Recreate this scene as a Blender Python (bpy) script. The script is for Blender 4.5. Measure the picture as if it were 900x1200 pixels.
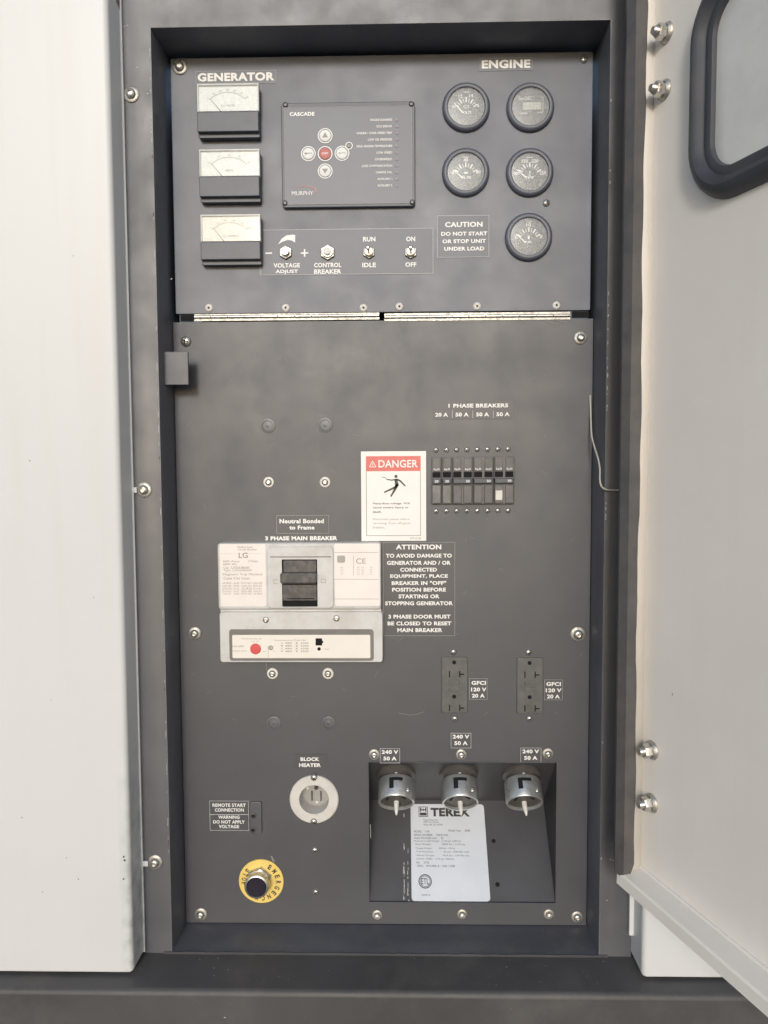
import bpy, bmesh, math, random
from mathutils import Vector, Matrix, Euler
random.seed(7)
for o in list(bpy.data.objects): bpy.data.objects.remove(o)
S = bpy.context.scene
C = S.collection
R = math.radians

# ------------------------------------------------------------------ camera
cam = bpy.data.objects.new('camera', bpy.data.cameras.new('camera'))
C.objects.link(cam); S.camera = cam
CAM = Vector((0.019, -0.90, 0.055))
ROT = Matrix.Rotation(R(1.2), 3, 'Z') @ Matrix.Rotation(R(90-3.6), 3, 'X') @ Matrix.Rotation(R(-0.3), 3, 'Z')
cam.matrix_world = Matrix.Translation(CAM) @ ROT.to_4x4()
cam.data.sensor_fit = 'VERTICAL'; cam.data.sensor_height = 36; cam.data.lens = 902/1200*36
cam.data.clip_start = 0.02; cam.data.clip_end = 2000
# ------------------------------------------------------------------ sky and sun
SUN = Vector((-0.06, -1.0, 0.30)).normalized()       # towards the sun
el = math.asin(SUN.z); az = math.atan2(SUN.x, SUN.y)
W = bpy.data.worlds.new('World'); S.world = W; W.use_nodes = True
nt = W.node_tree; bg = nt.nodes['Background']
sky = nt.nodes.new('ShaderNodeTexSky'); sky.sky_type = 'NISHITA'; sky.sun_disc = False
sky.sun_elevation = el; sky.sun_rotation = az; sky.dust_density = 1.2; sky.air_density = 1.0; sky.ozone_density = 1.0
nt.links.new(sky.outputs[0], bg.inputs[0]); bg.inputs[1].default_value = 0.145
sun = bpy.data.objects.new('sun', bpy.data.lights.new('sun', 'SUN')); C.objects.link(sun)
sun.data.energy = 1.3; sun.data.angle = R(10); sun.data.color = (1, 0.99, 0.975)
sun.rotation_euler = SUN.to_track_quat('Z', 'Y').to_euler()
S.view_settings.view_transform = 'Standard'; S.view_settings.look = 'None'
S.view_settings.exposure = 0.18; S.view_settings.gamma = 1; S.view_settings.use_curve_mapping = False
S.render.engine = 'CYCLES'; S.cycles.max_bounces = 8; S.cycles.transparent_max_bounces = 12

# ------------------------------------------------------------------ photograph pixel -> point on a plane of the cabinet
def ray(px, py): return ROT @ Vector((px-450, -(py-600), -902))
def P(px, py, Y=0.0):
    d = ray(px, py); t = (Y-CAM.y)/d.y
    return CAM + d*t
def rect(l, t, r, b, Y=0.0):                        # -> cx, cz, w, h
    mx, my = (l+r)/2, (t+b)/2
    x0, x1 = P(l, my, Y).x, P(r, my, Y).x; z1, z0 = P(mx, t, Y).z, P(mx, b, Y).z
    return (x0+x1)/2, (z0+z1)/2, x1-x0, z1-z0

# ------------------------------------------------------------------ materials
def mat(name, col, rough=0.5, metal=0.0, spec=0.5, n_scale=0, n_amt=0.0, bump=0.0, b_scale=400, rvar=0.0, coat=0.0, dust=None, dust_scale=6, dust_lo=.45, dust_hi=.75, streak=None):
    m = bpy.data.materials.new(name); m.use_nodes = True; t = m.node_tree; b = t.nodes['Principled BSDF']
    b.inputs['Roughness'].default_value = rough; b.inputs['Metallic'].default_value = metal
    b.inputs['Specular IOR Level'].default_value = spec; b.inputs['Coat Weight'].default_value = coat
    b.inputs['Base Color'].default_value = (*col, 1)
    tc = t.nodes.new('ShaderNodeTexCoord')
    src = None
    def mix(a, bcol, fac, ):
        n = t.nodes.new('ShaderNodeMix'); n.data_type = 'RGBA'
        if isinstance(a, tuple): n.inputs[6].default_value = (*a, 1)
        else: t.links.new(a, n.inputs[6])
        if isinstance(bcol, tuple): n.inputs[7].default_value = (*bcol, 1)
        else: t.links.new(bcol, n.inputs[7])
        t.links.new(fac, n.inputs[0]); return n.outputs[2]
    def noise(scale, detail=5, rough=.6, vec=None, lo=0.3, hi=0.7):
        n = t.nodes.new('ShaderNodeTexNoise'); n.inputs['Scale'].default_value = scale
        n.inputs['Detail'].default_value = detail; n.inputs['Roughness'].default_value = rough
        t.links.new(vec or geo.outputs['Position'], n.inputs['Vector'])
        mr = t.nodes.new('ShaderNodeMapRange'); mr.inputs[1].default_value = lo; mr.inputs[2].default_value = hi
        t.links.new(n.outputs[0], mr.inputs[0]); return mr.outputs[0]
    geo = t.nodes.new('ShaderNodeNewGeometry')
    src = col
    if n_scale:
        src = mix(tuple(max(0, c*(1-n_amt)) for c in col), tuple(c*(1+n_amt) for c in col), noise(n_scale))
    if dust:
        src = mix(src, dust, noise(dust_scale, 8, .65, lo=dust_lo, hi=dust_hi))
    if streak:                                       # thin vertical runs of dirt
        mp = t.nodes.new('ShaderNodeMapping'); mp.inputs['Scale'].default_value = (1, 1, .06)
        t.links.new(geo.outputs['Position'], mp.inputs['Vector'])
        src = mix(src, streak, noise(45, 4, .5, mp.outputs[0], .52, .95))
    if src is not col: t.links.new(src, b.inputs['Base Color'])
    if rvar:
        f = noise(n_scale*1.7 or 30, 6)
        mr = t.nodes.new('ShaderNodeMapRange'); mr.inputs[3].default_value = rough-rvar; mr.inputs[4].default_value = rough+rvar
        t.links.new(f, mr.inputs[0]); t.links.new(mr.outputs[0], b.inputs['Roughness'])
    if bump:
        n = t.nodes.new('ShaderNodeTexNoise'); n.inputs['Scale'].default_value = b_scale; n.inputs['Detail'].default_value = 3
        t.links.new(geo.outputs['Position'], n.inputs['Vector'])
        bp = t.nodes.new('ShaderNodeBump'); bp.inputs['Strength'].default_value = bump; bp.inputs['Distance'].default_value = .001
        t.links.new(n.outputs[0], bp.inputs['Height']); t.links.new(bp.outputs[0], b.inputs['Normal'])
    m.node_tree.nodes['Principled BSDF'].inputs['Base Color'].default_value = (*col, 1)
    m.diffuse_color = (*col, 1)
    return m
def glass_mat(name, tint=(.97,.98,.98), dust=0.06, rough=.03, lo=.4, hi=1.8, sc=260):
    m = bpy.data.materials.new(name); m.use_nodes = True; t = m.node_tree
    for n in list(t.nodes):
        if n.type == 'BSDF_PRINCIPLED': t.nodes.remove(n)
    out = t.nodes['Material Output']
    tr = t.nodes.new('ShaderNodeBsdfTransparent'); tr.inputs[0].default_value = (*tint, 1)
    gl = t.nodes.new('ShaderNodeBsdfGlossy'); gl.inputs['Roughness'].default_value = rough
    lw = t.nodes.new('ShaderNodeLayerWeight'); lw.inputs[0].default_value = .5
    pw = t.nodes.new('ShaderNodeMath'); pw.operation = 'POWER'; pw.inputs[1].default_value = 5; t.links.new(lw.outputs['Facing'], pw.inputs[0])
    fr = t.nodes.new('ShaderNodeMath'); fr.operation = 'MULTIPLY_ADD'; fr.inputs[1].default_value = .9; fr.inputs[2].default_value = .035; t.links.new(pw.outputs[0], fr.inputs[0])
    a = t.nodes.new('ShaderNodeMixShader'); t.links.new(fr.outputs[0], a.inputs[0]); t.links.new(tr.outputs[0], a.inputs[1]); t.links.new(gl.outputs[0], a.inputs[2])
    df = t.nodes.new('ShaderNodeBsdfDiffuse'); df.inputs[0].default_value = (.78,.79,.78,1)
    nz = t.nodes.new('ShaderNodeTexNoise'); nz.inputs['Scale'].default_value = sc; nz.inputs['Detail'].default_value = 6
    g = t.nodes.new('ShaderNodeNewGeometry'); t.links.new(g.outputs['Position'], nz.inputs['Vector'])
    mr = t.nodes.new('ShaderNodeMapRange'); mr.inputs[1].default_value = .35; mr.inputs[2].default_value = .7; mr.inputs[3].default_value = dust*lo; mr.inputs[4].default_value = dust*hi
    t.links.new(nz.outputs[0], mr.inputs[0])
    c = t.nodes.new('ShaderNodeMixShader'); t.links.new(mr.outputs[0], c.inputs[0]); t.links.new(a.outputs[0], c.inputs[1]); t.links.new(df.outputs[0], c.inputs[2])
    t.links.new(c.outputs[0], out.inputs[0]); return m

M = {}
M['panel']   = mat('black_panel_paint', (.042,.045,.058), .52, spec=1.0, n_scale=9, n_amt=.14, bump=.12, b_scale=1500, rvar=.06, dust=(.056,.059,.070), dust_scale=3.5, dust_lo=.45, dust_hi=.9)
M['panel2']  = mat('black_panel_paint_veiled', (.078,.090,.124), .52, spec=1.0, n_scale=8, n_amt=.12, bump=.12, b_scale=1500, rvar=.06, dust=(.088,.100,.134), dust_scale=4, dust_lo=.5, dust_hi=.9)  # black paint with bluish glare veil and sky cast mixed into its colour
M['frame']   = mat('black_frame_paint', (.066,.071,.088), .50, spec=1.0, n_scale=12, n_amt=.18, bump=.10, b_scale=900, rvar=.08, dust=(.092,.095,.105), dust_scale=16, dust_lo=.55, dust_hi=.95, streak=(.10,.097,.093))
M['beam']    = mat('black_rail_paint', (.062,.061,.064), .55, spec=.5, n_scale=6, n_amt=.2, bump=.12, b_scale=700, rvar=.06, dust=(.13,.12,.115), dust_scale=9, dust_lo=.5, dust_hi=.9)
M['white']   = mat('white_body_paint', (.67,.69,.71), .42, spec=.4, n_scale=5, n_amt=.03, bump=.25, b_scale=6, dust=(.64,.655,.665), dust_scale=5, dust_lo=.5, dust_hi=.9, streak=(.645,.65,.65))
def grime(m, x0, wx, ztop, zbot, col):
    t = m.node_tree; b = t.nodes['Principled BSDF']; g = t.nodes.new('ShaderNodeNewGeometry'); sp_ = t.nodes.new('ShaderNodeSeparateXYZ')
    t.links.new(g.outputs['Position'], sp_.inputs[0])
    def mth(op, a, b_=None, c_=None, clamp=False):
        n = t.nodes.new('ShaderNodeMath'); n.operation = op; n.use_clamp = clamp
        for i, v in enumerate((a, b_, c_)):
            if v is None: continue
            if isinstance(v, (int, float)): n.inputs[i].default_value = v
            else: t.links.new(v, n.inputs[i])
        return n.outputs[0]
    fx = mth('SUBTRACT', 1, mth('DIVIDE', mth('ABSOLUTE', mth('SUBTRACT', sp_.outputs[0], x0)), wx), clamp=True)
    fz = mth('DIVIDE', mth('SUBTRACT', ztop, sp_.outputs[2]), ztop-zbot, clamp=True)
    nz = t.nodes.new('ShaderNodeTexNoise'); nz.inputs['Scale'].default_value = 55; nz.inputs['Detail'].default_value = 7; t.links.new(g.outputs['Position'], nz.inputs['Vector'])
    f = mth('MULTIPLY', mth('MULTIPLY', mth('POWER', fx, .6), fz), mth('MULTIPLY', mth('SUBTRACT', nz.outputs[0], .40), 3.2), clamp=True)
    mx = t.nodes.new('ShaderNodeMix'); mx.data_type = 'RGBA'; src = b.inputs['Base Color'].links[0].from_socket
    t.links.new(src, mx.inputs[6]); mx.inputs[7].default_value = (*col, 1); t.links.new(f, mx.inputs[0]); t.links.new(mx.outputs[2], b.inputs['Base Color'])
grime(M['white'], -.276, .012, -.20, -.56, (.22,.27,.25))
M['door']    = mat('cream_door_paint', (.80,.775,.74), .45, spec=.4, n_scale=4, n_amt=.04, bump=.04, b_scale=220, dust=(.76,.73,.69), dust_scale=5, dust_lo=.45, dust_hi=.9, streak=(.77,.74,.70))
M['rubber']  = mat('black_rubber', (.060,.059,.064), .55, spec=.8, n_scale=40, n_amt=.25, bump=.2, b_scale=600, dust=(.09,.08,.075), dust_scale=30)
M['gasket']  = mat('black_window_gasket', (.042,.046,.058), .5, spec=.6, n_scale=30, n_amt=.2, bump=.08, b_scale=500, dust=(.09,.085,.08), dust_scale=20, dust_lo=.5, dust_hi=.9)
M['steel']   = mat('zinc_steel', (.62,.61,.58), .33, metal=.9, n_scale=300, n_amt=.18, rvar=.1, bump=.08, b_scale=800)
M['steel_d'] = mat('weathered_zinc', (.42,.41,.38), .48, metal=.75, n_scale=250, n_amt=.3, rvar=.12, bump=.15, b_scale=900)
M['steel_b'] = mat('blackened_steel', (.12,.12,.13), .45, metal=.6, n_scale=200, n_amt=.3)
M['nickel']  = mat('white_nylon_washer', (.66,.65,.62), .5, n_scale=200, n_amt=.1)
M['hole']    = mat('dark_recess', (.012,.012,.013), .8, spec=.2)
M['plastic'] = mat('black_plastic', (.062,.070,.092), .45, spec=.6, n_scale=60, n_amt=.12, bump=.05, b_scale=900)
M['overlay'] = mat('black_membrane_overlay', (.070,.080,.110), .46, spec=.8, n_scale=14, n_amt=.1, bump=.03, b_scale=600)
M['breaker'] = mat('black_breaker_plastic', (.085,.086,.088), .5, spec=.7, n_scale=90, n_amt=.2, bump=.06, b_scale=900, dust=(.12,.12,.12), dust_scale=60)
M['brk_tog'] = mat('dusty_toggle_plastic', (.16,.16,.155), .5, n_scale=90, n_amt=.2, dust=(.26,.26,.25), dust_scale=70)
M['label']   = mat('black_label_vinyl', (.045,.047,.057), .52, spec=1.0, n_scale=30, n_amt=.1)
M['ink']     = mat('white_print', (.78,.78,.78), .5, n_scale=400, n_amt=.06)
M['vinyl_up'] = mat('black_label_vinyl_veiled', (.076,.088,.120), .52, spec=1.0, n_scale=30, n_amt=.08)  # black vinyl, lightened and blued by the same veil put into the colour
M['ink2']    = mat('thin_white_print', (.42,.43,.45), .5, n_scale=300, n_amt=.2)
M['ink3']    = mat('faint_grey_print', (.26,.27,.29), .5, n_scale=300, n_amt=.2)
M['bink']    = mat('black_print', (.05,.05,.05), .5)
M['gink']    = mat('grey_print', (.27,.26,.25), .5)
M['lgink']   = mat('pale_grey_print', (.36,.345,.335), .5)
M['paper']   = mat('white_sticker', (.78,.78,.775), .45, n_scale=60, n_amt=.02)
M['cream']   = mat('cream_label', (.76,.735,.69), .4, n_scale=40, n_amt=.02)
M['lglabel'] = mat('ivory_breaker_label', (.78,.75,.735), .32, n_scale=40, n_amt=.03)
M['lgbody']  = mat('light_grey_plastic', (.58,.585,.59), .45, n_scale=50, n_amt=.04, bump=.04, b_scale=700, dust=(.45,.44,.42), dust_scale=30)
M['lgdark']  = mat('dark_grey_window', (.17,.168,.165), .4, n_scale=50, n_amt=.1)
M['handle']  = mat('charcoal_handle', (.07,.068,.07), .45, n_scale=120, n_amt=.25, bump=.1, b_scale=500, dust=(.13,.125,.12), dust_scale=120)
M['red']     = mat('red_button', (.62,.085,.09), .4, spec=.5)
M['dred']    = mat('faded_red_print', (.66,.16,.14), .5, n_scale=60, n_amt=.05)
M['pink']    = mat('faded_red_key', (.50,.18,.17), .45)
M['key']     = mat('pale_key', (.74,.76,.77), .45)
M['dial']    = mat('white_meter_dial', (.78,.80,.81), .5, n_scale=80, n_amt=.015)
M['dial_c']  = mat('cream_meter_dial', (.78,.765,.725), .5, n_scale=80, n_amt=.015)
M['gdial']   = mat('dark_gauge_dial', (.12,.13,.155), .5, n_scale=150, n_amt=.2)
M['lcd']     = mat('lcd_window', (.44,.47,.42), .3)
M['glass']   = glass_mat('meter_clear_cover', dust=.03, rough=.10)
M['lens']    = glass_mat('dusty_gauge_lens', dust=.16, rough=.32)
M['pane']    = glass_mat('window_glass', tint=(.97,.98,.98), dust=.6, rough=.05, lo=.9, hi=1.2, sc=14)
M['yellow']  = mat('yellow_plate', (.78,.58,.16), .42, n_scale=60, n_amt=.05, dust=(.70,.54,.22), dust_scale=40)
M['navy']    = mat('dark_button_cap', (.020,.018,.030), .28, spec=.6, n_scale=100, n_amt=.2)
M['inlet']   = mat('grey_inlet_plastic', (.60,.59,.565), .45, n_scale=60, n_amt=.04, dust=(.52,.50,.47), dust_scale=50)
M['inletin'] = mat('grey_inlet_inside', (.33,.33,.32), .5, n_scale=60, n_amt=.1)
M['shell']   = mat('galvanised_shell', (.56,.58,.58), .36, metal=.75, n_scale=120, n_amt=.22, rvar=.1, bump=.15, b_scale=350, dust=(.36,.36,.34), dust_scale=60)
M['brown']   = mat('dark_receptacle_base', (.075,.068,.066), .45, n_scale=60, n_amt=.2)
M['plate']   = mat('silver_data_plate', (.66,.70,.77), .42, metal=.15, spec=.5, n_scale=20, n_amt=.03, dust=(.60,.64,.70), dust_scale=14)
M['wire']    = mat('cream_wire', (.52,.50,.44), .5)
M['chip']    = mat('bare_metal_chip', (.42,.42,.42), .5, n_scale=300, n_amt=.3)
M['scratch'] = mat('pale_scratch', (.22,.22,.22), .6)
M['stain']   = mat('green_black_grime', (.30,.34,.31), .6, n_scale=60, n_amt=.25)
M['speck']   = mat('dark_speck', (.12,.11,.10), .7)
M['rust']    = mat('rusty_chip', (.30,.17,.11), .7, n_scale=200, n_amt=.3)
M['recess']  = mat('black_recess_paint', (.045,.046,.054), .55, spec=.8, n_scale=20, n_amt=.15, bump=.1, b_scale=900)
M['ground']  = mat('dusty_tarmac', (.16,.16,.158), .85, n_scale=3, n_amt=.2, bump=.5, b_scale=60)

# ------------------------------------------------------------------ mesh builder (local axes: x right, z up, -y towards the viewer; "p" = how far proud)
class MB:
    def __init__(s): s.v, s.f = [], []
    def loft(s, loops, c0=True, c1=True):
        b = len(s.v); n = len(loops[0])
        for L in loops: s.v += [tuple(q) for q in L]
        for k in range(len(loops)-1):
            for i in range(n):
                j = (i+1) % n; a = b+k*n
                s.f.append((a+i, a+j, a+n+j, a+n+i))
        if c0: s.f.append(tuple(b+i for i in reversed(range(n))))
        if c1: s.f.append(tuple(b+(len(loops)-1)*n+i for i in range(n)))
        return s
    def rbox(s, cx, cz, w, h, p0, p1, r=0.0, bev=0.0, n=4):
        def L(ins, p): return [(x, -p, z) for x, z in rrect(cx, cz, w-2*ins, h-2*ins, max(r-ins, 0), n if r > 0 else 0)]
        sg = 1 if p1 > p0 else -1
        ls = [L(0, p0), L(0, p1-sg*bev), L(bev*.3, p1-sg*bev*.3), L(bev, p1)] if bev else [L(0, p0), L(0, p1)]
        return s.loft(ls)
    def box(s, x0, x1, y0, y1, z0, z1):
        L = lambda z: [(x0,y0,z),(x1,y0,z),(x1,y1,z),(x0,y1,z)]
        return s.loft([L(z0), L(z1)])
    def lathe(s, cx, cz, prof, seg=24, a0=0.0):      # prof [(r, p)]
        loops = []
        for r, p in prof:
            r = max(r, 1e-6)
            loops.append([(cx+r*math.cos(a0+2*math.pi*i/seg), -p, cz+r*math.sin(a0+2*math.pi*i/seg)) for i in range(seg)])
        return s.loft(loops, prof[0][0] <= 0, prof[-1][0] <= 0)
    def ring(s, cx, cz, prof, seg=32):               # closed profile: no caps, first joined to last
        prof = list(prof)+[prof[0]]
        loops = [[(cx+r*math.cos(2*math.pi*i/seg), -p, cz+r*math.sin(2*math.pi*i/seg)) for i in range(seg)] for r, p in prof]
        return s.loft(loops, False, False)
    def flat(s, pts, p): 
        b = len(s.v); s.v += [(x, -p, z) for x, z in pts]; s.f.append(tuple(range(b, b+len(pts)))); return s
    def disc(s, cx, cz, r, p, seg=16): return s.flat([(cx+r*math.cos(2*math.pi*i/seg), cz+r*math.sin(2*math.pi*i/seg)) for i in range(seg)], p)
    def annulus(s, cx, cz, r0, r1, p, seg=28, a0=0, a1=360):
        for i in range(seg):
            u, v = R(a0+(a1-a0)*i/seg), R(a0+(a1-a0)*(i+1)/seg)
            s.flat([(cx+r0*math.cos(u), cz+r0*math.sin(u)), (cx+r1*math.cos(u), cz+r1*math.sin(u)), (cx+r1*math.cos(v), cz+r1*math.sin(v)), (cx+r0*math.cos(v), cz+r0*math.sin(v))], p)
        return s
    def stroke(s, pts, w, p, w1=None):
        n = len(pts); w1 = w if w1 is None else w1
        L, Rr = [], []
        for i, q in enumerate(pts):
            a = pts[max(0, i-1)]; b = pts[min(n-1, i+1)]
            dx, dz = b[0]-a[0], b[1]-a[1]; d = math.hypot(dx, dz) or 1
            ww = (w+(w1-w)*i/(n-1))/2
            L.append((q[0]-dz/d*ww, q[1]+dx/d*ww)); Rr.append((q[0]+dz/d*ww, q[1]-dx/d*ww))
        for i in range(n-1): s.flat([Rr[i], Rr[i+1], L[i+1], L[i]], p)
        return s
    def frame(s, cx, cz, w, h, t, p):
        x0, x1, z0, z1 = cx-w/2, cx+w/2, cz-h/2, cz+h/2
        for a, b, c, d in ((x0, x1, z1-t, z1), (x0, x1, z0, z0+t), (x0, x0+t, z0+t, z1-t), (x1-t, x1, z0+t, z1-t)):
            s.flat([(a, c), (b, c), (b, d), (a, d)], p)
        return s
    def tube(s, pts, rad, seg=8, rads=None):
        loops = []; n = len(pts); up = Vector((0.13, 1, 0.2)).normalized()
        for i, q in enumerate(pts):
            t = (Vector(pts[min(n-1, i+1)])-Vector(pts[max(0, i-1)])).normalized()
            a = t.cross(up).normalized(); b = t.cross(a)
            rr = rads[i] if rads else rad
            loops.append([tuple(Vector(q)+a*rr*math.cos(2*math.pi*k/seg)+b*rr*math.sin(2*math.pi*k/seg)) for k in range(seg)])
        return s.loft(loops)
    def add(s, verts, faces):
        b = len(s.v); s.v += verts; s.f += [tuple(b+i for i in f) for f in faces]; return s
    def mesh(s, name, m, smooth=True, recalc=True):
        me = bpy.data.meshes.new(name); me.from_pydata(s.v, [], s.f); me.materials.append(m)
        if recalc:
            bm = bmesh.new(); bm.from_mesh(me); bmesh.ops.remove_doubles(bm, verts=bm.verts, dist=1e-7)
            bmesh.ops.recalc_face_normals(bm, faces=bm.faces); bm.to_mesh(me); bm.free()
        me.update()
        if smooth:
            me.set_sharp_from_angle(angle=R(38)); me.polygons.foreach_set('use_smooth', [not (abs(p_.normal.y) > .9995 and (len(p_.vertices) > 4 or len(me.polygons) <= 16)) for p_ in me.polygons])
        me.update(); return me
def rrect(cx, cz, w, h, r, n=4):
    if n == 0: return [(cx-w/2, cz-h/2), (cx+w/2, cz-h/2), (cx+w/2, cz+h/2), (cx-w/2, cz+h/2)]
    r = min(max(r, 1e-5), w/2, h/2); out = []
    for qx, qz, a in ((1,-1,-90), (1,1,0), (-1,1,90), (-1,-1,180)):
        for k in range(n+1):
            t = R(a+90*k/n); out.append((cx+qx*(w/2-r)+r*math.cos(t), cz+qz*(h/2-r)+r*math.sin(t)))
    return out
def link(name, me, parent=None, loc=None, scale=None, rot=None):
    o = bpy.data.objects.new(name, me); C.objects.link(o)
    if parent is not None: o.parent = parent
    if loc is not None: o.location = loc
    if scale is not None: o.scale = (scale,)*3 if not isinstance(scale, tuple) else scale
    if rot is not None: o.rotation_euler = rot
    return o
def tag(o, label, cat, group=None):
    o['label'] = label; o['category'] = cat
    if group: o['group'] = group
    return o
_tc = {}
def glyphs(s, bold=0.0):                             # text as flat faces in its own unit box
    k = (s, bold)
    if k in _tc: return _tc[k]
    cu = bpy.data.curves.new('t', 'FONT'); cu.body = s; cu.offset = bold; cu.resolution_u = 3; cu.space_character = 1.0+bold*1.5
    ob = bpy.data.objects.new('t', cu); C.objects.link(ob)
    me = ob.to_mesh(); vs = [(v.co.x, v.co.y) for v in me.vertices]; fs = [tuple(p.vertices) for p in me.polygons]
    ob.to_mesh_clear(); bpy.data.objects.remove(ob); bpy.data.curves.remove(cu)
    x0 = min(v[0] for v in vs); x1 = max(v[0] for v in vs); z0 = min(v[1] for v in vs); z1 = max(v[1] for v in vs)
    vs = [((x-(x0+x1)/2)/(x1-x0), (z-(z0+z1)/2)/(z1-z0)) for x, z in vs]
    _tc[k] = (vs, fs, (x1-x0)/(z1-z0)); return _tc[k]
def put_text(mb, s, x, z, w, h, p, bold=0.022, ang=0.0, align='c'):
    vs, fs, asp = glyphs(s, bold)
    if w is None: w = h*asp
    if align == 'r': x -= w/2
    if align == 'l': x += w/2
    ca, sa = math.cos(ang), math.sin(ang)
    mb.add([(x+a*w*ca-b*h*sa, -p, z+a*w*sa+b*h*ca) for a, b in vs], fs)

# unit fastener meshes (radius 1) shared by every copy
def fasteners():
    F = {}
    F['washer'] = MB().lathe(0, 0, [(1, 0), (1, .14), (.93, .2), (.60, .22), (.58, .3), (.5, .32), (0, .32)], 28).mesh('washer', M['steel_d'])
    F['washer_nylon'] = MB().lathe(0, 0, [(1, 0), (1, .18), (.9, .28), (.62, .30), (.6, .2), (0, .2)], 28).mesh('washer', M['nickel'])
    F['button'] = MB().lathe(0, 0, [(.62, .25), (.62, .42), (.56, .58), (.42, .70), (.28, .74), (.28, .5), (0, .5)], 24).mesh('bolt_head', M['steel'])
    F['hex'] = MB().lathe(0, 0, [(.66, .25), (.66, .6), (.56, .72), (.34, .72), (.34, .95), (.26, 1.0), (0, 1.0)], 6).mesh('hex_head', M['steel'])
    F['pan'] = MB().lathe(0, 0, [(1, 0), (1, .18), (.92, .42), (.70, .62), (.38, .74), (0, .78)], 24).mesh('screw_head', M['steel'])
    mb = MB()
    for a in (0.4, 0.4+math.pi/2):
        c, s_ = math.cos(a), math.sin(a); L, w = .55, .10
        q = [(-L, -w), (L, -w), (L, w), (-L, w)]
        mb.loft([[(x*c-z*s_, -.5, x*s_+z*c) for x, z in q], [(x*c-z*s_, -.79, x*s_+z*c) for x, z in q]])
    F['cross'] = mb.mesh('cross_slot', M['hole'], False)
    F['rivet'] = MB().lathe(0, 0, [(1, 0), (1, .12), (.85, .35), (.55, .5), (.36, .5), (.30, .3), (0, .3)], 24).mesh('rivet', M['nickel'])
    F['rivet_pin'] = MB().lathe(0, 0, [(.24, .2), (.24, .38), (0, .40)], 10).mesh('rivet_pin', M['hole'])
    F['bolt_small'] = MB().lathe(0, 0, [(1, 0), (1, .25), (.9, .45), (.55, .62), (.42, .62), (.42, .4), (0, .4)], 20).mesh('bolt_head', M['steel'])
    F['dark_small'] = MB().lathe(0, 0, [(1, 0), (1, .25), (.9, .45), (.55, .62), (.42, .62), (.42, .4), (0, .4)], 20).mesh('bolt_head', M['steel_b'])
    return F
F = fasteners()
def fastener(parent, kind, x, z, r, p=0.0, roll=None):
    """kinds: washer (washer+button bolt), hexw, pan, rivet, small"""
    roll = random.uniform(0, 6.28) if roll is None else roll
    loc = (x, -p, z); rot = (0, roll, 0)
    if kind in ('washer', 'hexw', 'nylon'):
        a = link('washer', F['washer_nylon' if kind == 'nylon' else 'washer'], parent, loc, r, rot)
        b = link('bolt_head', F['hex' if kind == 'hexw' else 'button'], a)
        return a
    if kind == 'pan':
        a = link('screw', F['pan'], parent, loc, r, rot); link('cross_slot', F['cross'], a); return a
    if kind == 'rivet':
        a = link('rivet', F['rivet'], parent, loc, r, rot); link('rivet_pin', F['rivet_pin'], a); return a
    return link('screw', F['dark_small' if kind == 'dark' else 'bolt_small'], parent, loc, r, rot)

class Thing:
    """an Empty on a plane of the cabinet; its parts are laid out from positions on that plane"""
    def __init__(s, name, label, cat, px, py, Y=0.0, group=None):
        s.Y = Y; s.o = bpy.data.objects.new(name, None); C.objects.link(s.o); s.o.empty_display_size = .01
        s.c = P(px, py, Y); s.o.location = s.c; tag(s.o, label, cat, group)
        s.s = (P(px+.5, py, Y)-P(px-.5, py, Y)).length
        s.px, s.py = px, py
    def xz(s, px, py, Yo=0.0):                       # local x, z of a pixel on plane (Y+Yo)
        q = P(px, py, s.Y+Yo); return q.x-s.c.x, q.z-s.c.z
    def rc(s, l, t, r, b, Yo=0.0):
        cx, cz, w, h = rect(l, t, r, b, s.Y+Yo); return cx-s.c.x, cz-s.c.z, w, h
    def part(s, name, mb, m, parent=None, smooth=True):
        return link(name, mb.mesh(name, M[m], smooth), parent or s.o)
    def screw(s, kind, px, py, rpx, p=0.0, parent=None):
        x, z = s.xz(px, py, -p); return fastener(parent or s.o, kind, x, z, rpx*s.s, p)
    def text(s, mb, t, px, py, w, h, p, bold=.022, ang=0, align='c'):
        x, z = s.xz(px, py, -p); put_text(mb, t, x, z, None if w is None else w*s.s, h*s.s, p, bold, ang, align)

# =================================================================== the setting
g = MB().add([(-300,-300,-.95),(300,-300,-.95),(300,300,-.95),(-300,300,-.95)], [(0,1,2,3)])
go = link('ground', g.mesh('ground', M['ground'], False)); go['kind'] = 'structure'

YF = -.055                                            # face of the door frame
YB = -.096                                            # face of the white body
xl = -.2757; xr = .2787
oL = P(190, 600, YF).x; oR = P(708, 600, YF).x; oT = P(450, 28, YF).z; oB = -.5030
zs = -.5045                                        # top of the base rail
enc = bpy.data.objects.new('generator_enclosure', None); C.objects.link(enc); enc.location = (0, 0, zs)
tag(enc, 'white painted generator enclosure with a black recessed door frame and black base rail', 'generator enclosure')
def epart(name, mb, m, smooth=True):
    mb.v = [(x, y, z-zs) for x, y, z in mb.v]
    return link(name, mb.mesh(name, M[m], smooth), enc)
def body(x_in, x_out, z0, z1, rc_):
    sg = 1 if x_out > x_in else -1
    def prof(ins):
        pts = [(x_out, .5), (x_out, YB+ins)]
        for k in range(7):
            a = R(90*k/6); r_ = rc_
            pts.append((x_in+sg*(r_-r_*math.sin(a))+sg*ins*(math.sin(a)), YB+(r_-r_*math.cos(a))+ins*math.cos(a)))
        pts += [(x_in+sg*ins, .5)]
        return pts
    mb = MB(); b = .004
    mb.loft([[(x, y, z0) for x, y in prof(b)], [(x, y, z0+b*.3) for x, y in prof(b*.3)], [(x, y, z0+b) for x, y in prof(0)], [(x, y, z1) for x, y in prof(0)]])
    return mb
epart('left_body_panel', body(xl, -1.25, zs+.003, 1.0, .006), 'white')
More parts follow.
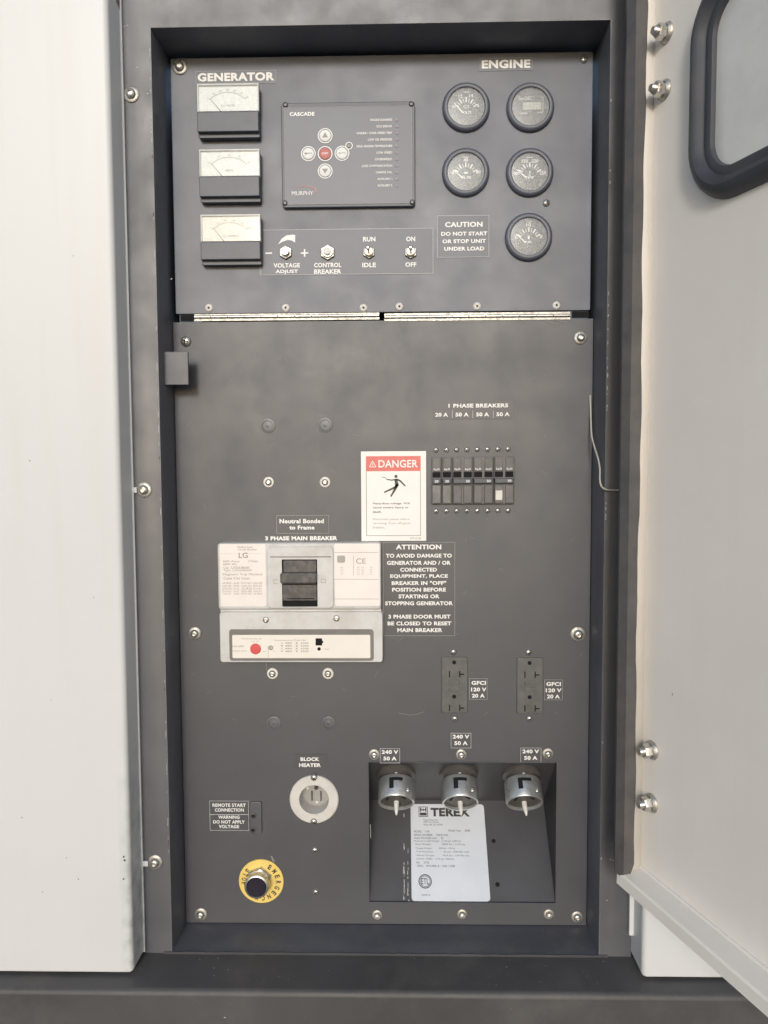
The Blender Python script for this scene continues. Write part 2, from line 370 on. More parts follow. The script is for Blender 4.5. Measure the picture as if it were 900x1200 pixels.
epart('right_body_panel', body(xr, 1.25, zs+.003, 1.0, .006), 'white')
# rolled hem where each body panel meets the frame
epart('panel_hem', MB().box(xl-.001, xl+.0014, YF-.005, YF-.0005, zs+.004, 1.0), 'white')
epart('panel_hem', MB().box(xr-.0045, xr+.001, YF-.008, YF-.0005, zs+.03, 1.0), 'white')
# frame: front face + reveal walls (a ring prism with an eased inner edge)
mb = MB()
def ringloop(x0, x1, z0, z1, y): return [(x0, y, z0), (x1, y, z0), (x1, y, z1), (x0, y, z1)]
e = .0012
mb.loft([ringloop(xl, xr, zs, 1.0, .03), ringloop(xl, xr, zs, 1.0, YF), ringloop(oL-e, oR+e, oB-e, oT+e, YF), ringloop(oL-e*.3, oR+e*.3, oB-e*.3, oT+e*.3, YF+e*.3), ringloop(oL, oR, oB, oT, YF+e), ringloop(oL, oR, oB, oT, .03)], False, False)
df = epart('door_frame', mb, 'frame')
epart('cabinet_back', MB().box(oL-.002, oR+.002, .145, .15, oB, oT), 'hole')
# frame bolts on the left upright
for px, py, kd in ((154, 111, 'washer'), (169, 574, 'washer'), (182, 1010, 'washer')):
    q = P(px, py, YF); fastener(enc, kd, q.x, q.z-zs, .0085, -YF)
    if py > 200:
        mb = MB().box(xl-.001, q.x-.007, YF-.0045, YF-.003, q.z-.003, q.z+.003)
        epart('retaining_clip', mb, 'white', False)
# base rail (flat top in front of the frame, rounded nose)
mb = MB(); r_ = .006; yf = -.118
pts = [(.4, zs), (yf+r_, zs)] + [(yf+r_-r_*math.sin(R(a)), zs-r_+r_*math.cos(R(a))) for a in (22, 45, 68, 90)] + [(yf, zs-.40), (.4, zs-.40)]
mb.loft([[(-1.3, y, z) for y, z in pts], [(1.3, y, z) for y, z in pts]])
epart('base_rail', mb, 'beam')
mb = MB()
for i in range(16):
    x = random.uniform(-.5, .5); z = zs-random.uniform(.012, .09); r_ = random.uniform(.0004, .0011)
    mb.flat([(x+r_*random.uniform(.5, 1.4)*math.cos(R(a)), z-zs+r_*random.uniform(.5, 1.2)*math.sin(R(a))) for a in range(0, 360, 60)], -yf+.0003)
o_ = link('rail_specks', mb.mesh('rail_specks', M['chip'], False), enc); o_['kind'] = 'stuff'
mb = MB()
for i in range(26):
    x = random.uniform(xl+.01, xr-.01); y = random.uniform(yf+.012, YF-.004); r_ = random.uniform(.0004, .0014)
    mb.add([(x+r_*random.uniform(.5, 1.4)*math.cos(R(a)), y+r_*random.uniform(.5, 1.2)*math.sin(R(a)), .0003) for a in range(0, 360, 60)], [tuple(range(6))])
o_ = link('sill_grit', mb.mesh('sill_grit', M['scratch'], False), enc); o_['kind'] = 'stuff'
# weld bead along the sill
mb = MB(); n = 60
mb.tube([(oL-.01+(oR-oL+.02)*i/n, YF-.001, zs+.0006+random.uniform(-.0003, .0003)) for i in range(n+1)], .0016, 6)
epart('weld_bead', mb, 'beam')
# strike bracket on the left reveal
cx, cz, w, h = rect(191, 412, 220.5, 451, -.034)
mb = MB().rbox(cx, cz, w, h, .031, .034, r=.001, bev=.0006)
lb = epart('strike_bracket', mb, 'frame')
mb = MB().box(oL+.0002, oL+.003, -.031, 0-.0005, cz-h/2+.002, cz+h/2-.002)
epart('bracket_leg', mb, 'frame')
# rubber flap over the hinge side of the frame
mb = MB(); loops = []
zt, zb = .75, P(735, 1021, -.12).z
nz = 90
for i in range(nz+1):
    z = zb+(zt-zb)*i/nz
    rag = (.0007*math.sin(i*.21)+.0005*math.sin(i*.83+1)+random.uniform(-.0004, .0004)*(i % 3 == 0))
    if i == 0: rag -= .004
    def X(px, Y): return P(px, 600, Y).x
    a = [(X(725, YF), YF-.0006), (X(724.5, -.09), -.09), (X(726.5, -.125), -.125), (X(737, -.1325), -.1325), (X(748, -.1305)+rag, -.1305)]
    dn = -.0015 if i == 0 else 0
    back = [(x+(.003 if k > 1 else .0012), y+.0016) for k, (x, y) in enumerate(reversed(a))]
    loops.append([(x, y, z+(random.uniform(-.002, .002) if i == 0 else 0)) for x, y in a+back])
mb.loft(loops); epart('hinge_rubber_flap', mb, 'rubber')
# small chips on the edges of the frame
mb = MB()
for py in [118, 200, 214, 344, 358, 370, 386, 402, 420, 431, 440, 455, 462, 476, 480, 590, 596, 604, 608, 870, 1006]:
    q = P(708.3, py, YF); hh = random.uniform(.0008, .003); ww = random.uniform(.0006, .0014)
    mb.flat([(oR+.0012, q.z-zs-hh), (oR+.0012+ww, q.z-zs-hh*.3), (oR+.0012+ww*.7, q.z-zs+hh), (oR+.0011, q.z-zs+hh*.6)], -YF+.0003)
for px, py in ((146, 31), (149, 30), (161, 79), (173, 110), (201, 327), (718, 1008), (715, 1007), (711, 1055)):
    q = P(px, py, YF); mb.flat([(q.x-.001, q.z-zs-.0004), (q.x+.0012, q.z-zs-.0002), (q.x+.0008, q.z-zs+.0006), (q.x-.0007, q.z-zs+.0004)], -YF+.0003)
for i in range(50):
    zz = random.uniform(oB+.03, oT-.02); hh = random.uniform(.001, .006)
    mb.flat([(oL-.0020, zz-zs-hh), (oL-.0014, zz-zs-hh*.5), (oL-.0014, zz-zs+hh), (oL-.0019, zz-zs+hh*.6)], -YF+.0003)
ch = link('paint_chips', mb.mesh('paint_chips', M['chip'], False), enc); ch['kind'] = 'stuff'
# grime and specks on the lower left corner, rust at the top
mb = MB()
for px, py, r_ in ((145, 1004, .0012), (146, 1008, .0016), (145, 1030, .0012), (92, 1030, .0009), (78, 1005, .0007), (26, 958, .0008), (50, 1045, .0006), (60, 820, .0006), (110, 700, .0006), (35, 540, .0007), (86, 300, .0006)):
    q = P(px, py, YB); mb.flat([(q.x+r_*random.uniform(.6, 1.2)*math.cos(R(a)), q.z-zs+r_*random.uniform(.6, 1.3)*math.sin(R(a))) for a in range(0, 360, 60)], -YB+.0003)
sp = link('paint_specks', mb.mesh('paint_specks', M['speck'], False), enc); sp['kind'] = 'stuff'
q = P(135, 4, YF)
mb = MB()
mb.add([(xl+.0004, YF-.018, q.z-zs-.004), (xl+.0004, YF-.004, q.z-zs-.010), (xl+.0004, YF-.002, q.z-zs+.02), (xl+.0004, YF-.022, q.z-zs+.02), (xl+.0004, YF-.020, q.z-zs+.006)], [(0,1,2,3,4)])
link('rust_patch', mb.mesh('rust_patch', M['rust'], False), enc)

# =================================================================== panels
hy = P(450, 371, 0).z                                  # hinge line
pL = oL+.0008; pR = oR-.0008
T0 = Thing('instrument_panel', 'black hinged instrument panel above the piano hinge, carrying the meters and gauges', 'panel', 450, 220)
z1 = oT-.0008; z0 = hy+.0045
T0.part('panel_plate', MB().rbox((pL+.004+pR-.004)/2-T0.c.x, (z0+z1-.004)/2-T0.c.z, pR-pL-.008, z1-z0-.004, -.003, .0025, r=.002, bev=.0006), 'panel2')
for k, px, py, r_ in (('washer', 211, 79, 8.6), ('pan', 684, 70, 4.2), ('pan', 640, 238, 4.2)): T0.screw(k, px, py, r_, .0025)
for px, py in ((245, 361), (335, 361), (426, 361), (468, 359.5), (559, 359), (652, 358)): T0.screw('rivet', px, py, 4.8, .0025)

T1 = Thing('lower_panel', 'large black lower panel below the piano hinge, carrying breakers and outlets', 'panel', 450, 700)
rl, rr_ = P(432, 975, 0).x, P(652, 975, 0).x; rt, rb = P(541, 893, 0).z, P(541, 1058, 0).z
z1 = hy-.0045; z0 = oB+.001
ic = P(368.3, 936, -.0004); ir = .0178
xs = [pL, ic.x-.024, ic.x+.024, rl, rr_, pR]; zz = [z0, rb, ic.z-.024, ic.z+.024, rt, z1]
NX, NZ = len(xs), len(zz); V, Fc = [], []
for iy, y in enumerate((0.0, .003)):
    for z in zz:
        for x in xs: V.append((x-T1.c.x, y, z-T1.c.z))
N0 = NX*NZ; miss = set()
for j in range(NZ-1):
    for i in range(NX-1):
        if (i == 3 and 1 <= j <= 3) or (i == 1 and j == 2): continue
        a = j*NX+i; Fc.append((a, a+1, a+NX+1, a+NX)); Fc.append((N0+a, N0+a+NX, N0+a+NX+1, N0+a+1))
for z_ in range(1, 4): pass
q0, q1 = 1*NX+3, 4*NX+3
for j in range(1, 4):
    a = j*NX+3; Fc.append((a, a+NX, N0+a+NX, N0+a)); Fc.append((a+1, N0+a+1, N0+a+NX+1, a+NX+1))
Fc.append((q0, q0+1, N0+q0+1, N0+q0)); Fc.append((q1, N0+q1, N0+q1+1, q1+1))
n_ = 40; b0 = len(V)
for k in range(n_):
    a = 2*math.pi*(k+.5)/n_; c_, s_ = math.cos(a), math.sin(a); kk = .024/max(abs(c_), abs(s_))
    V += [(ic.x+ir*c_-T1.c.x, 0, ic.z+ir*s_-T1.c.z), (ic.x+ir*c_-T1.c.x, .003, ic.z+ir*s_-T1.c.z), (ic.x+kk*c_-T1.c.x, 0, ic.z+kk*s_-T1.c.z)]
for k in range(n_):
    a, b = b0+3*k, b0+3*((k+1) % n_); Fc.append((a, a+2, b+2, b)); Fc.append((a, b, b+1, a+1))
for k, (ci, cj) in zip((4, 14, 24, 34), ((2, 3), (1, 3), (1, 2), (2, 2))): Fc.append((b0+3*k+2, cj*NX+ci, b0+3*(k+1)+2))
me = bpy.data.meshes.new('panel_plate'); me.from_pydata(V, [], Fc); me.materials.append(M['panel'])
link('panel_plate', me, T1.o)
# V shaped recess behind the opening
RD = .085; vz = P(541, 938, RD).z
def L1(x, y, z): return (x-T1.c.x, y, z-T1.c.z)
mb = MB().add([L1(rl, .003, rt), L1(rr_, .003, rt), L1(rr_, RD, vz), L1(rl, RD, vz), L1(rl, .003, rb), L1(rr_, .003, rb)],
              [(0,1,2,3), (3,2,5,4), (0,3,4), (1,5,2)])
T1.part('outlet_recess', mb, 'recess', smooth=False)
mb = MB()
mb.tube([L1(rl-.0004, -.0004, rt), L1(rr_+.0004, -.0004, rt)], .0007, 6).tube([L1(rl-.0004, -.0004, rb), L1(rr_+.0004, -.0004, rb)], .0009, 6)
mb.tube([L1(rl, -.0003, rt), L1(rl, -.0003, rb)], .0006, 6).tube([L1(rr_, -.0003, rt), L1(rr_, -.0003, rb)], .0006, 6)
T1.part('recess_edge', mb, 'frame')
for k, px, py, r_ in (('pan', 218, 400, 6.2), ('washer', 680, 396, 7.4), ('washer', 228.5, 742, 7.6), ('washer', 677, 743, 8.8),
        ('washer', 235.5, 1071, 7.6), ('washer', 676, 1074, 6.8), ('hexw', 442, 1072, 6), ('hexw', 541.5, 1071, 6), ('hexw', 643, 1071, 6),
        ('washer', 438.5, 884, 6.4), ('washer', 540.5, 884, 6.4), ('washer', 642, 883, 6.4),
        ('nylon', 315, 565, 6.2), ('nylon', 381, 565, 6.2), ('nylon', 319.5, 789, 6.6), ('nylon', 384.5, 789, 6.6),
        ('pan', 369, 996, 3.8), ('pan', 370, 1045, 3.4)):
    T1.screw(k, px, py, r_, 0)
for px, py in ((314, 499), (381, 498), (321, 847), (385, 847)):       # painted-over weld studs
    x, z = T1.xz(px, py)
    T1.part('painted_stud', MB().lathe(x, z, [(.0088, -.0002), (.0085, .0010), (.0062, .0013), (.0058, .0004), (.002, .0004), (0, .0008)], 22), 'frame')
# scratches in the paint of the lower panel
mb = MB()
def scr(pts, w): mb.stroke([T1.xz(*q) for q in pts], w, .0003)
scr([(467, 835.5), (480, 838), (488, 837), (497, 834)], .0005)
scr([(312, 777), (312.5, 786)], .0006); scr([(318, 1003), (321, 1010)], .0022); scr([(520, 376), (560, 377.5), (600, 375), (648, 375)], .0008)
for q in ((640, 377), (645, 378.5), (655, 376)): scr([q, (q[0]+9, q[1]+1)], .0006)
scr([(434, 966), (434.5, 982)], .001)
for i in range(60):
    px, py = random.uniform(225, 690), random.uniform(400, 860); a = random.uniform(0, 3.14); l_ = random.uniform(2, 9)
    scr([(px, py), (px+l_*math.cos(a), py+l_*math.sin(a))], .0003)
so = T1.part('scratches', mb, 'scratch', smooth=False); so['kind'] = 'stuff'

# =================================================================== piano hinge, two lengths
for (l, r_, ya, yb, lab) in ((228, 444.5, 371.5, 370, 'left length of bright piano hinge, under the three left rivets'), (450.5, 668, 370, 367.5, 'right length of bright piano hinge, under the three right rivets')):
    T = Thing('piano_hinge', lab, 'hinge', (l+r_)/2, 371, 0, 'piano hinge between the two panels')
    x0, _ = T.xz(l, 371); x1, _ = T.xz(r_, 371); n = 11
    T.part('hinge_leaf', MB().rbox((x0+x1)/2, .0026, x1-x0, .0034, .0004, .0012), 'steel_d')
    T.part('hinge_leaf', MB().rbox((x0+x1)/2, -.0030, x1-x0, .0026, .0004, .0012), 'steel_d')
    for i in range(n):
        a = x0+(x1-x0)*i/n+.0002; b = x0+(x1-x0)*(i+1)/n-.0002
        me_ = MB().tube([(a, -.0018, 0), (a+.0003, -.0018, 0), (b-.0003, -.0018, 0), (b, -.0018, 0)], .0019, 10, [.0015, .0019, .0019, .0015])
        T.part('knuckle', me_, 'steel')
for l, r_ in ((212, 227.5), (670, 690)):
    cx, cz, w, h = rect(l, 366, r_, 375, 0); 
    link('hinge_slot', MB().rbox(cx-T1.c.x, hy-T1.c.z, w, .0072, .0002, .0009, r=.001).mesh('hinge_slot', M['hole'], False), T1.o)

# =================================================================== labels (vinyl with print)
def vinyl(name, label, rectpx, lines, border=True, Y=-.0005, bold=.028, back='label', ink='ink', bink='ink3', group=None, extra=None, pp=.0003, cat='label'):
    l, t, r_, b = rectpx
    T = Thing(name, label, cat, (l+r_)/2, (t+b)/2, Y, group)
    cx, cz, w, h = T.rc(l, t, r_, b)
    T.part('backing', MB().rbox(cx, cz, w, h, 0, pp, r=.0008), back)
    if border:
        T.part('border', MB().frame(cx, cz, w-.0006, h-.0006, .00055, pp+.0001), bink, smooth=False)
    for (s_, px, py, w_, h_) in lines:
        mb = MB(); T.text(mb, s_, px, py, w_, h_, pp+.00025, bold); T.part('lettering', mb, ink, smooth=False)
    if extra:
        for f_ in extra:
            mb = MB(); f_(T, mb, pp+.00025); T.part('printed_mark', mb, ink, smooth=False)
    return T
UY = -.0027                                           # just off the upper panel
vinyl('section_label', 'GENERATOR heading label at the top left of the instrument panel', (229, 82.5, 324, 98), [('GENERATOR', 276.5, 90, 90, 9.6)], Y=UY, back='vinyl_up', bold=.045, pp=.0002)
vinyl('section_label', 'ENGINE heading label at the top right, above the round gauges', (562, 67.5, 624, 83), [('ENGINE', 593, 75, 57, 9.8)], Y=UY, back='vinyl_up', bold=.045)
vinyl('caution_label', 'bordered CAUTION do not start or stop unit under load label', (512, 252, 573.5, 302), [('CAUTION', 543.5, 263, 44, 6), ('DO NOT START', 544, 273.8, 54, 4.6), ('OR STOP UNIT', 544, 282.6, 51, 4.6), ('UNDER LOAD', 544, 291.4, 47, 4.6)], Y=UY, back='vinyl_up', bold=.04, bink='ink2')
def sk(*pts, w=.0016): return lambda T, mb, p: mb.stroke([T.xz(*q) for q in pts], w, p)
def plus(T, mb, p): mb.stroke([T.xz(352.5, 296.8), T.xz(361.5, 296.5)], .0016, p); mb.stroke([T.xz(357, 292), T.xz(357, 301)], .0016, p+.00001)
def wedge(T, mb, p):
    pts = [(326, 286.5), (330, 280), (336, 276), (342, 275.2), (346, 275.5), (346, 284.5), (342, 282), (337, 281.5), (331, 283.5)]
    mb.flat([T.xz(*q) for q in pts][::-1], p)
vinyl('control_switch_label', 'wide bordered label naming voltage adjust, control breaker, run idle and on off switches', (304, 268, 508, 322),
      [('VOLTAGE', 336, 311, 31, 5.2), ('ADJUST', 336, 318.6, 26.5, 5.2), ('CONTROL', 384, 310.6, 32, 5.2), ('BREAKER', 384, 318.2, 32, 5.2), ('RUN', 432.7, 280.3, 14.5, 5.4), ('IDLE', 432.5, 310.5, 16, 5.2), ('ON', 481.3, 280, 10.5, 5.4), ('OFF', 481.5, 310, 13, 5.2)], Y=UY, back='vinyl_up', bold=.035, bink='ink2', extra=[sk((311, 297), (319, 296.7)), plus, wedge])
vinyl('breaker_heading_label', '1 PHASE BREAKERS heading label with its row of amp ratings', (507, 470, 601, 491), [('1 PHASE BREAKERS', 560.5, 475.3, 70, 4.6), ('20 A', 517.5, 486, 15, 4.6), ('50 A', 541.5, 485.8, 15.5, 4.6), ('50 A', 565.5, 485.6, 15, 4.6), ('50 A', 589.5, 485.4, 15.5, 4.6)], border=False, bold=.04,
      extra=[sk((x, 481), (x, 490), w=.0003) for x in (530, 554, 578)])
vinyl('neutral_label', 'small bordered Neutral Bonded to Frame label above the main breaker', (323.5, 603.5, 386, 625.5), [('Neutral Bonded', 353.5, 610.7, 52, 5.2), ('to Frame', 353.8, 618.2, 29.5, 4.8)], bold=.04)
vinyl('main_breaker_label', '3 PHASE MAIN BREAKER strip label resting on the main breaker top edge', (308.5, 626.8, 398, 634.5), [('3 PHASE MAIN BREAKER', 353, 630.8, 84.5, 4.9)], border=False, bold=.045, Y=-.0006)
vinyl('attention_label', 'tall bordered ATTENTION label of white capitals right of the main breaker', (448.5, 635, 533.5, 745.5),
      [('ATTENTION', 490.5, 641, 53, 5.8), ('TO AVOID DAMAGE TO', 490.8, 651.2, 77, 4.7), ('GENERATOR AND / OR', 490.8, 659.6, 74.5, 4.8), ('CONNECTED', 490.5, 667.6, 43, 4.7), ('EQUIPMENT, PLACE', 491, 675.4, 67.5, 4.9), ('BREAKER IN "OFF"', 491, 683.2, 64, 4.7), ('POSITION BEFORE', 491, 691, 63, 4.7), ('STARTING OR', 491, 698.9, 48, 4.7), ('STOPPING GENERATOR', 491, 707, 79.5, 4.7), ('3 PHASE DOOR MUST', 491.5, 722.6, 73, 4.7), ('BE CLOSED TO RESET', 491.5, 730.6, 75, 4.7), ('MAIN BREAKER', 492, 738.4, 53, 4.7)], bold=.04)
vinyl('outlet_rating_label', 'GFCI 120 V 20 A label beside the left duplex outlet', (549.5, 794.5, 571.5, 820), [('GFCI', 561, 800.3, 17, 4.7), ('120 V', 561, 808, 18, 4.7), ('20 A', 560.5, 815.3, 15, 4.7)], bold=.04)
vinyl('outlet_rating_label', 'GFCI 120 V 20 A label beside the right duplex outlet', (637.5, 796, 659.5, 820.5), [('GFCI', 648.8, 801.6, 17, 4.7), ('120 V', 648.8, 809, 18.5, 4.7), ('20 A', 648.5, 816.2, 15, 4.7)], bold=.04)
for (l, t, r_, b, lab) in ((445, 876.5, 469, 894.5, 'left'), (528, 858.5, 552.5, 877, 'middle and highest'), (609.5, 875.8, 634.5, 894, 'right')):
    m_ = (l+r_)/2; vinyl('receptacle_rating_label', '240 V 50 A label, the %s of the three above the metal receptacles' % lab, (l, t, r_, b), [('240 V', m_, t+4.8, 19.5, 4.7), ('50 A', m_, t+12.4, 15.5, 4.7)], bold=.04, bink='ink2', group='240 V receptacle labels')
vinyl('block_heater_label', 'BLOCK HEATER label above the round grey inlet', (345, 884, 383, 901.5), [('BLOCK', 363.2, 889.7, 22, 4.4), ('HEATER', 363.2, 896.6, 25.5, 4.4)], bold=.04, border=False)
vinyl('remote_start_label', 'two part bordered remote start connection and warning do not apply voltage label', (245.5, 938, 292, 973.5), [('REMOTE START', 268.5, 943.6, 39, 4.1), ('CONNECTION', 268.7, 949.2, 34, 4.1), ('WARNING', 268.3, 957.6, 25, 4), ('DO NOT APPLY', 268.3, 963.2, 37, 4), ('VOLTAGE', 268.3, 968.6, 24, 4)], bold=.03, bink='ink2',
      extra=[sk((246, 954.3), (291.5, 954.3), w=.0004)])

# ---------------- DANGER sticker
T = Thing('danger_sticker', 'white DANGER sticker with red header and falling shocked figure', 'sticker', 461, 581.5, -.0005)
cx, cz, w, h = T.rc(423.3, 528.8, 499.3, 633.8)
T.part('sticker_sheet', MB().rbox(cx, cz, w, h, 0, .0003), 'paper')
p = .0005
c2 = T.rc(429, 534.5, 493, 628)
T.part('border', MB().frame(*c2, .0007, p), 'gink', smooth=False)
c3 = T.rc(429, 534.5, 493, 552); T.part('red_header', MB().rbox(*c3, .0003, .0007), 'dred')
mb = MB(); T.text(mb, 'DANGER', 466.5, 543.4, 46, 9, .0009, .02)
mb.stroke([T.xz(*q) for q in ((433, 547.2), (440.6, 547.2))], .0008, .0009); mb.stroke([T.xz(*q) for q in ((433, 547.2), (436.6, 540))], .0008, .0009); mb.stroke([T.xz(*q) for q in ((440.6, 547.2), (436.6, 540))], .0008, .0009); mb.stroke([T.xz(*q) for q in ((436.7, 542.5), (436.7, 546))], .0007, .0009)
T.part('header_lettering', mb, 'ink', smooth=False)
mb = MB(); st = lambda pts, w_, w1=None: mb.stroke([T.xz(*q) for q in pts], w_*.001, p+.0001, None if w1 is None else w1*.001)
mb.disc(*T.xz(464, 558.2), .0019, p+.0001)
st([(463.3, 561.4), (464.2, 564), (465.2, 568.5)], 2.8, 4.4); st([(465, 561.8), (459, 562.6), (453.5, 561.8)], 1.6, 1.1)
st([(465, 561.8), (469, 563.5), (475, 569.6)], 2.4, 1.6); st([(465.6, 567.5), (463, 571), (450.2, 577)], 3.2, 1.6); st([(465.8, 567.5), (462, 575), (457.8, 582)], 3.6, 1.6)
st([(447.5, 559.2), (451, 559.4), (453.5, 561.8)], .6)
T.part('shock_figure', mb, 'bink', smooth=False)
mb = MB()
for s_, x, y, w_, h_ in (('Hazardous voltage. Will', 458.6, 590.2, 43, 3), ('cause severe injury or', 458, 595, 42, 3), ('death.', 442, 599.8, 10, 2.8),
        ): T.text(mb, s_, x, y, w_, h_, p, .01)
T.part('bold_lettering', mb, 'bink', smooth=False)
mb = MB()
for s_, x, y, w_, h_ in (('Disconnect power before', 458.6, 608.6, 43, 3), ('servicing. Turn off panel', 459, 613.4, 43.5, 3), ('breakers.', 444, 618, 14, 2.8), ('475-0-28', 486.8, 630.8, 13, 2.2)): T.text(mb, s_, x, y, w_, h_, p, .0)
T.part('lettering', mb, 'gink', smooth=False)

# =================================================================== rectangular panel meters
def meter(l, t, r_, tb, b, dialm, lab, unit, nums, needle):
    H = .016
    T = Thing('panel_meter', lab, 'meter', (l+r_)/2, (t+b)/2, UY+.0002, 'rectangular panel meters down the left side')
    fr = T.rc(l, t, r_, b, -H)
    T.part('housing', MB().rbox(fr[0], fr[1], fr[2]-.001, fr[3]-.001, 0, H-.006, r=.001), 'plastic')
    d = T.rc(l+1.2, t+1, r_-1.2, tb, -H+.003)
    T.part('dial_plate', MB().rbox(d[0], d[1], d[2], d[3], H-.005, H-.0032), dialm)
    mb = MB(); px_ = T.s; p = H-.0030
    ox, oz = T.xz((l+r_)/2, tb+10, -H+.003)
    R0 = 30*px_
    mb.annulus(ox, oz, R0, R0+.00045, p, 28, 48, 132)
    for i in range(31):
        a = R(48+84*i/30); ln = .0024 if i % 5 == 0 else .0012
        mb.stroke([(ox+R0*math.cos(a), oz+R0*math.sin(a)), (ox+(R0+ln)*math.cos(a), oz+(R0+ln)*math.sin(a))], .0003, p)
    for i, s_ in enumerate(nums):
        a = R(132-84*i/(len(nums)-1)); rr = R0+.0038
        put_text(mb, s_, ox+rr*math.cos(a), oz+rr*math.sin(a)-.0008, None, .0018, p, .0)
    put_text(mb, unit, ox, oz+15.5*px_, None, .0022, p, .02)
    T.part('scale_print', mb, 'lgink', smooth=False)
    mb = MB(); a = R(needle)
    mb.stroke([(ox+9.5*px_*math.cos(a), oz+9.5*px_*math.sin(a)), (ox+(R0+.0015)*math.cos(a), oz+(R0+.0015)*math.sin(a))], .0008, p+.0004, .0003)
    T.part('needle', mb, 'bink', smooth=False)
    c = T.rc(l, t, r_, tb+.2, -H)
    T.part('clear_cover', MB().rbox(c[0], c[1], c[2], c[3], H-.001, H, r=.0012, bev=.0004), 'glass')
    # pale moulded rim of the window
    mb = MB(); x0, x1, zt_, zb_ = c[0]-c[2]/2, c[0]+c[2]/2, c[1]+c[3]/2, c[1]-c[3]/2
    mb.box(x0, x0+.0012, -H+.0006, -H+.007, zb_, zt_); mb.box(x1-.0012, x1, -H+.0006, -H+.007, zb_, zt_); mb.box(x0+.0012, x1-.0012, -H+.0006, -H+.007, zt_-.0014, zt_)
    T.part('window_rim', mb, 'lgbody', smooth=False)
    lo = T.rc(l, tb+.4, r_, b-5, -H)
    T.part('lower_cover', MB().rbox(lo[0], lo[1], lo[2], lo[3], H-.006, H, r=.0008, bev=.0008), 'plastic')
    lp = T.rc(l+1, b-4.6, r_-.5, b+.4, -H+.006)
    T.part('bottom_lip', MB().rbox(lp[0], lp[1], lp[2], lp[3], 0, H-.0075, r=.0008, bev=.0006), 'plastic')
meter(231, 97.5, 303, 130, 159, 'dial', 'topmost rectangular meter with white volts scale, under the GENERATOR heading', 'A.C. VOLTS', ['0', '100', '200', '300', '400', '500', '600'], 131)
meter(233.5, 174.5, 304, 206, 235, 'dial', 'middle rectangular meter with white frequency scale', 'HERTZ', ['55', '57', '60', '63', '65'], 131)
meter(235, 251, 305, 282.5, 309, 'dial_c', 'lowest rectangular meter with cream amperes scale, left of the switch label', 'A.C. AMPERES', ['0', '200', '400', '600', '800', '1000'], 128)

# =================================================================== membrane controller
T = Thing('engine_controller', 'flat black CASCADE engine controller with five round keys and a lamp column', 'controller', 408, 181, UY+.0002)
cx, cz, w, h = T.rc(330, 119.5, 486.5, 242.5, -.006)
T.part('housing', MB().rbox(cx, cz, w, h, 0, .006, r=.004, bev=.0008), 'plastic')
c2 = T.rc(333, 124.5, 483.5, 239.5, -.006)
T.part('overlay', MB().rbox(*c2, .0055, .0064, r=.003, bev=.0002), 'overlay')
T.part('overlay_border', MB().frame(c2[0], c2[1], c2[2]-.001, c2[3]-.001, .0004, .0066), 'ink3', smooth=False)
for px, py in ((332.5+2, 123), (482, 122), (334, 238), (483, 237)): T.screw('dark', px, py, 3.0, .0062)
p = .0068
mb = MB(); T.text(mb, 'CASCADE', 354, 133.6, 29, 4.4, p, .05); T.part('lettering', mb, 'ink', smooth=False)
rows = ['ENGINE RUNNING', 'ECU ERROR', 'UNDER / OVER SPEED TRIP', 'LOW OIL PRESSURE', 'HIGH ENGINE TEMPERATURE', 'LOW SPEED', 'OVERSPEED', 'LOSS COMMUNICATION', 'CHARGE FAIL', 'AUXILIARY 1', 'AUXILIARY 2']
wid = [25, 18, 41, 28, 41, 18, 20, 35, 19, 17, 17]
for i, (s_, w_) in enumerate(zip(rows, wid)):
    mb = MB(); T.text(mb, s_, 459.5, 140.2+7.7*i, w_, 2.6, p, .02, align='r'); T.part('lamp_lettering', mb, 'ink', smooth=False)
mb = MB(); T.text(mb, 'MURPHY', 354.5, 226.4, 25, 4.6, p, .0)
T.part('lettering', mb, 'ink', smooth=False)
mb = MB(); mb.stroke([T.xz(*q) for q in ((346, 222.3), (355, 220.4), (364, 220.6), (370, 223), (371.5, 225.5), (369.5, 228))], .0003, p, .0014)
T.part('logo_swoosh', mb, 'pink', smooth=False)
def key(px, py, mname, sym):
    x, z = T.xz(px, py, -p); r_ = .0082
    k = T.part('key', MB().lathe(x, z, [(.0064, .0062), (.0064, .0070), (.0058, .0074), (0, .0075)], 24), mname)
    m2 = MB().annulus(x, z, .0073, .0083, p, 28)
    link('key_ring', m2.mesh('key_ring', M['ink'], False), k)
    m3 = MB()
    if sym == 'up': m3.flat([(x-.0034, z-.0022), (x+.0034, z-.0022), (x, z+.0034)], .0077)
    elif sym == 'dn': m3.flat([(x-.0034, z+.0022), (x, z-.0034), (x+.0034, z+.0022)], .0077)
    else: put_text(m3, sym, x, z, .0078, .0021, .0077, .02)
    link('key_symbol', m3.mesh('key_symbol', M['ink' if mname == 'pink' else 'gink'], False), k)
key(381, 159, 'key', 'up'); key(361.3, 180, 'key', 'MAN'); key(381, 180, 'pink', 'OFF'); key(400.8, 179.6, 'key', 'AUTO'); key(381, 200.4, 'key', 'dn')
x, z = T.xz(409, 170.8, -p); T.part('indicator_ring', MB().annulus(x, z, .0033, .0042, p+.0002, 20), 'ink', smooth=False)
T.part('indicator_lamp', MB().lathe(x, z, [(.0022, .006), (.002, .0072), (0, .0074)], 14), 'gink')
lamp = MB().lathe(0, 0, [(.0019, .006), (.0018, .0070), (0, .0073)], 12).mesh('lamp', M['ink3'])
for i in range(11):
    x, z = T.xz(465, 140.2+7.7*i, -p); link('lamp', lamp, T.o, (x, 0, z))

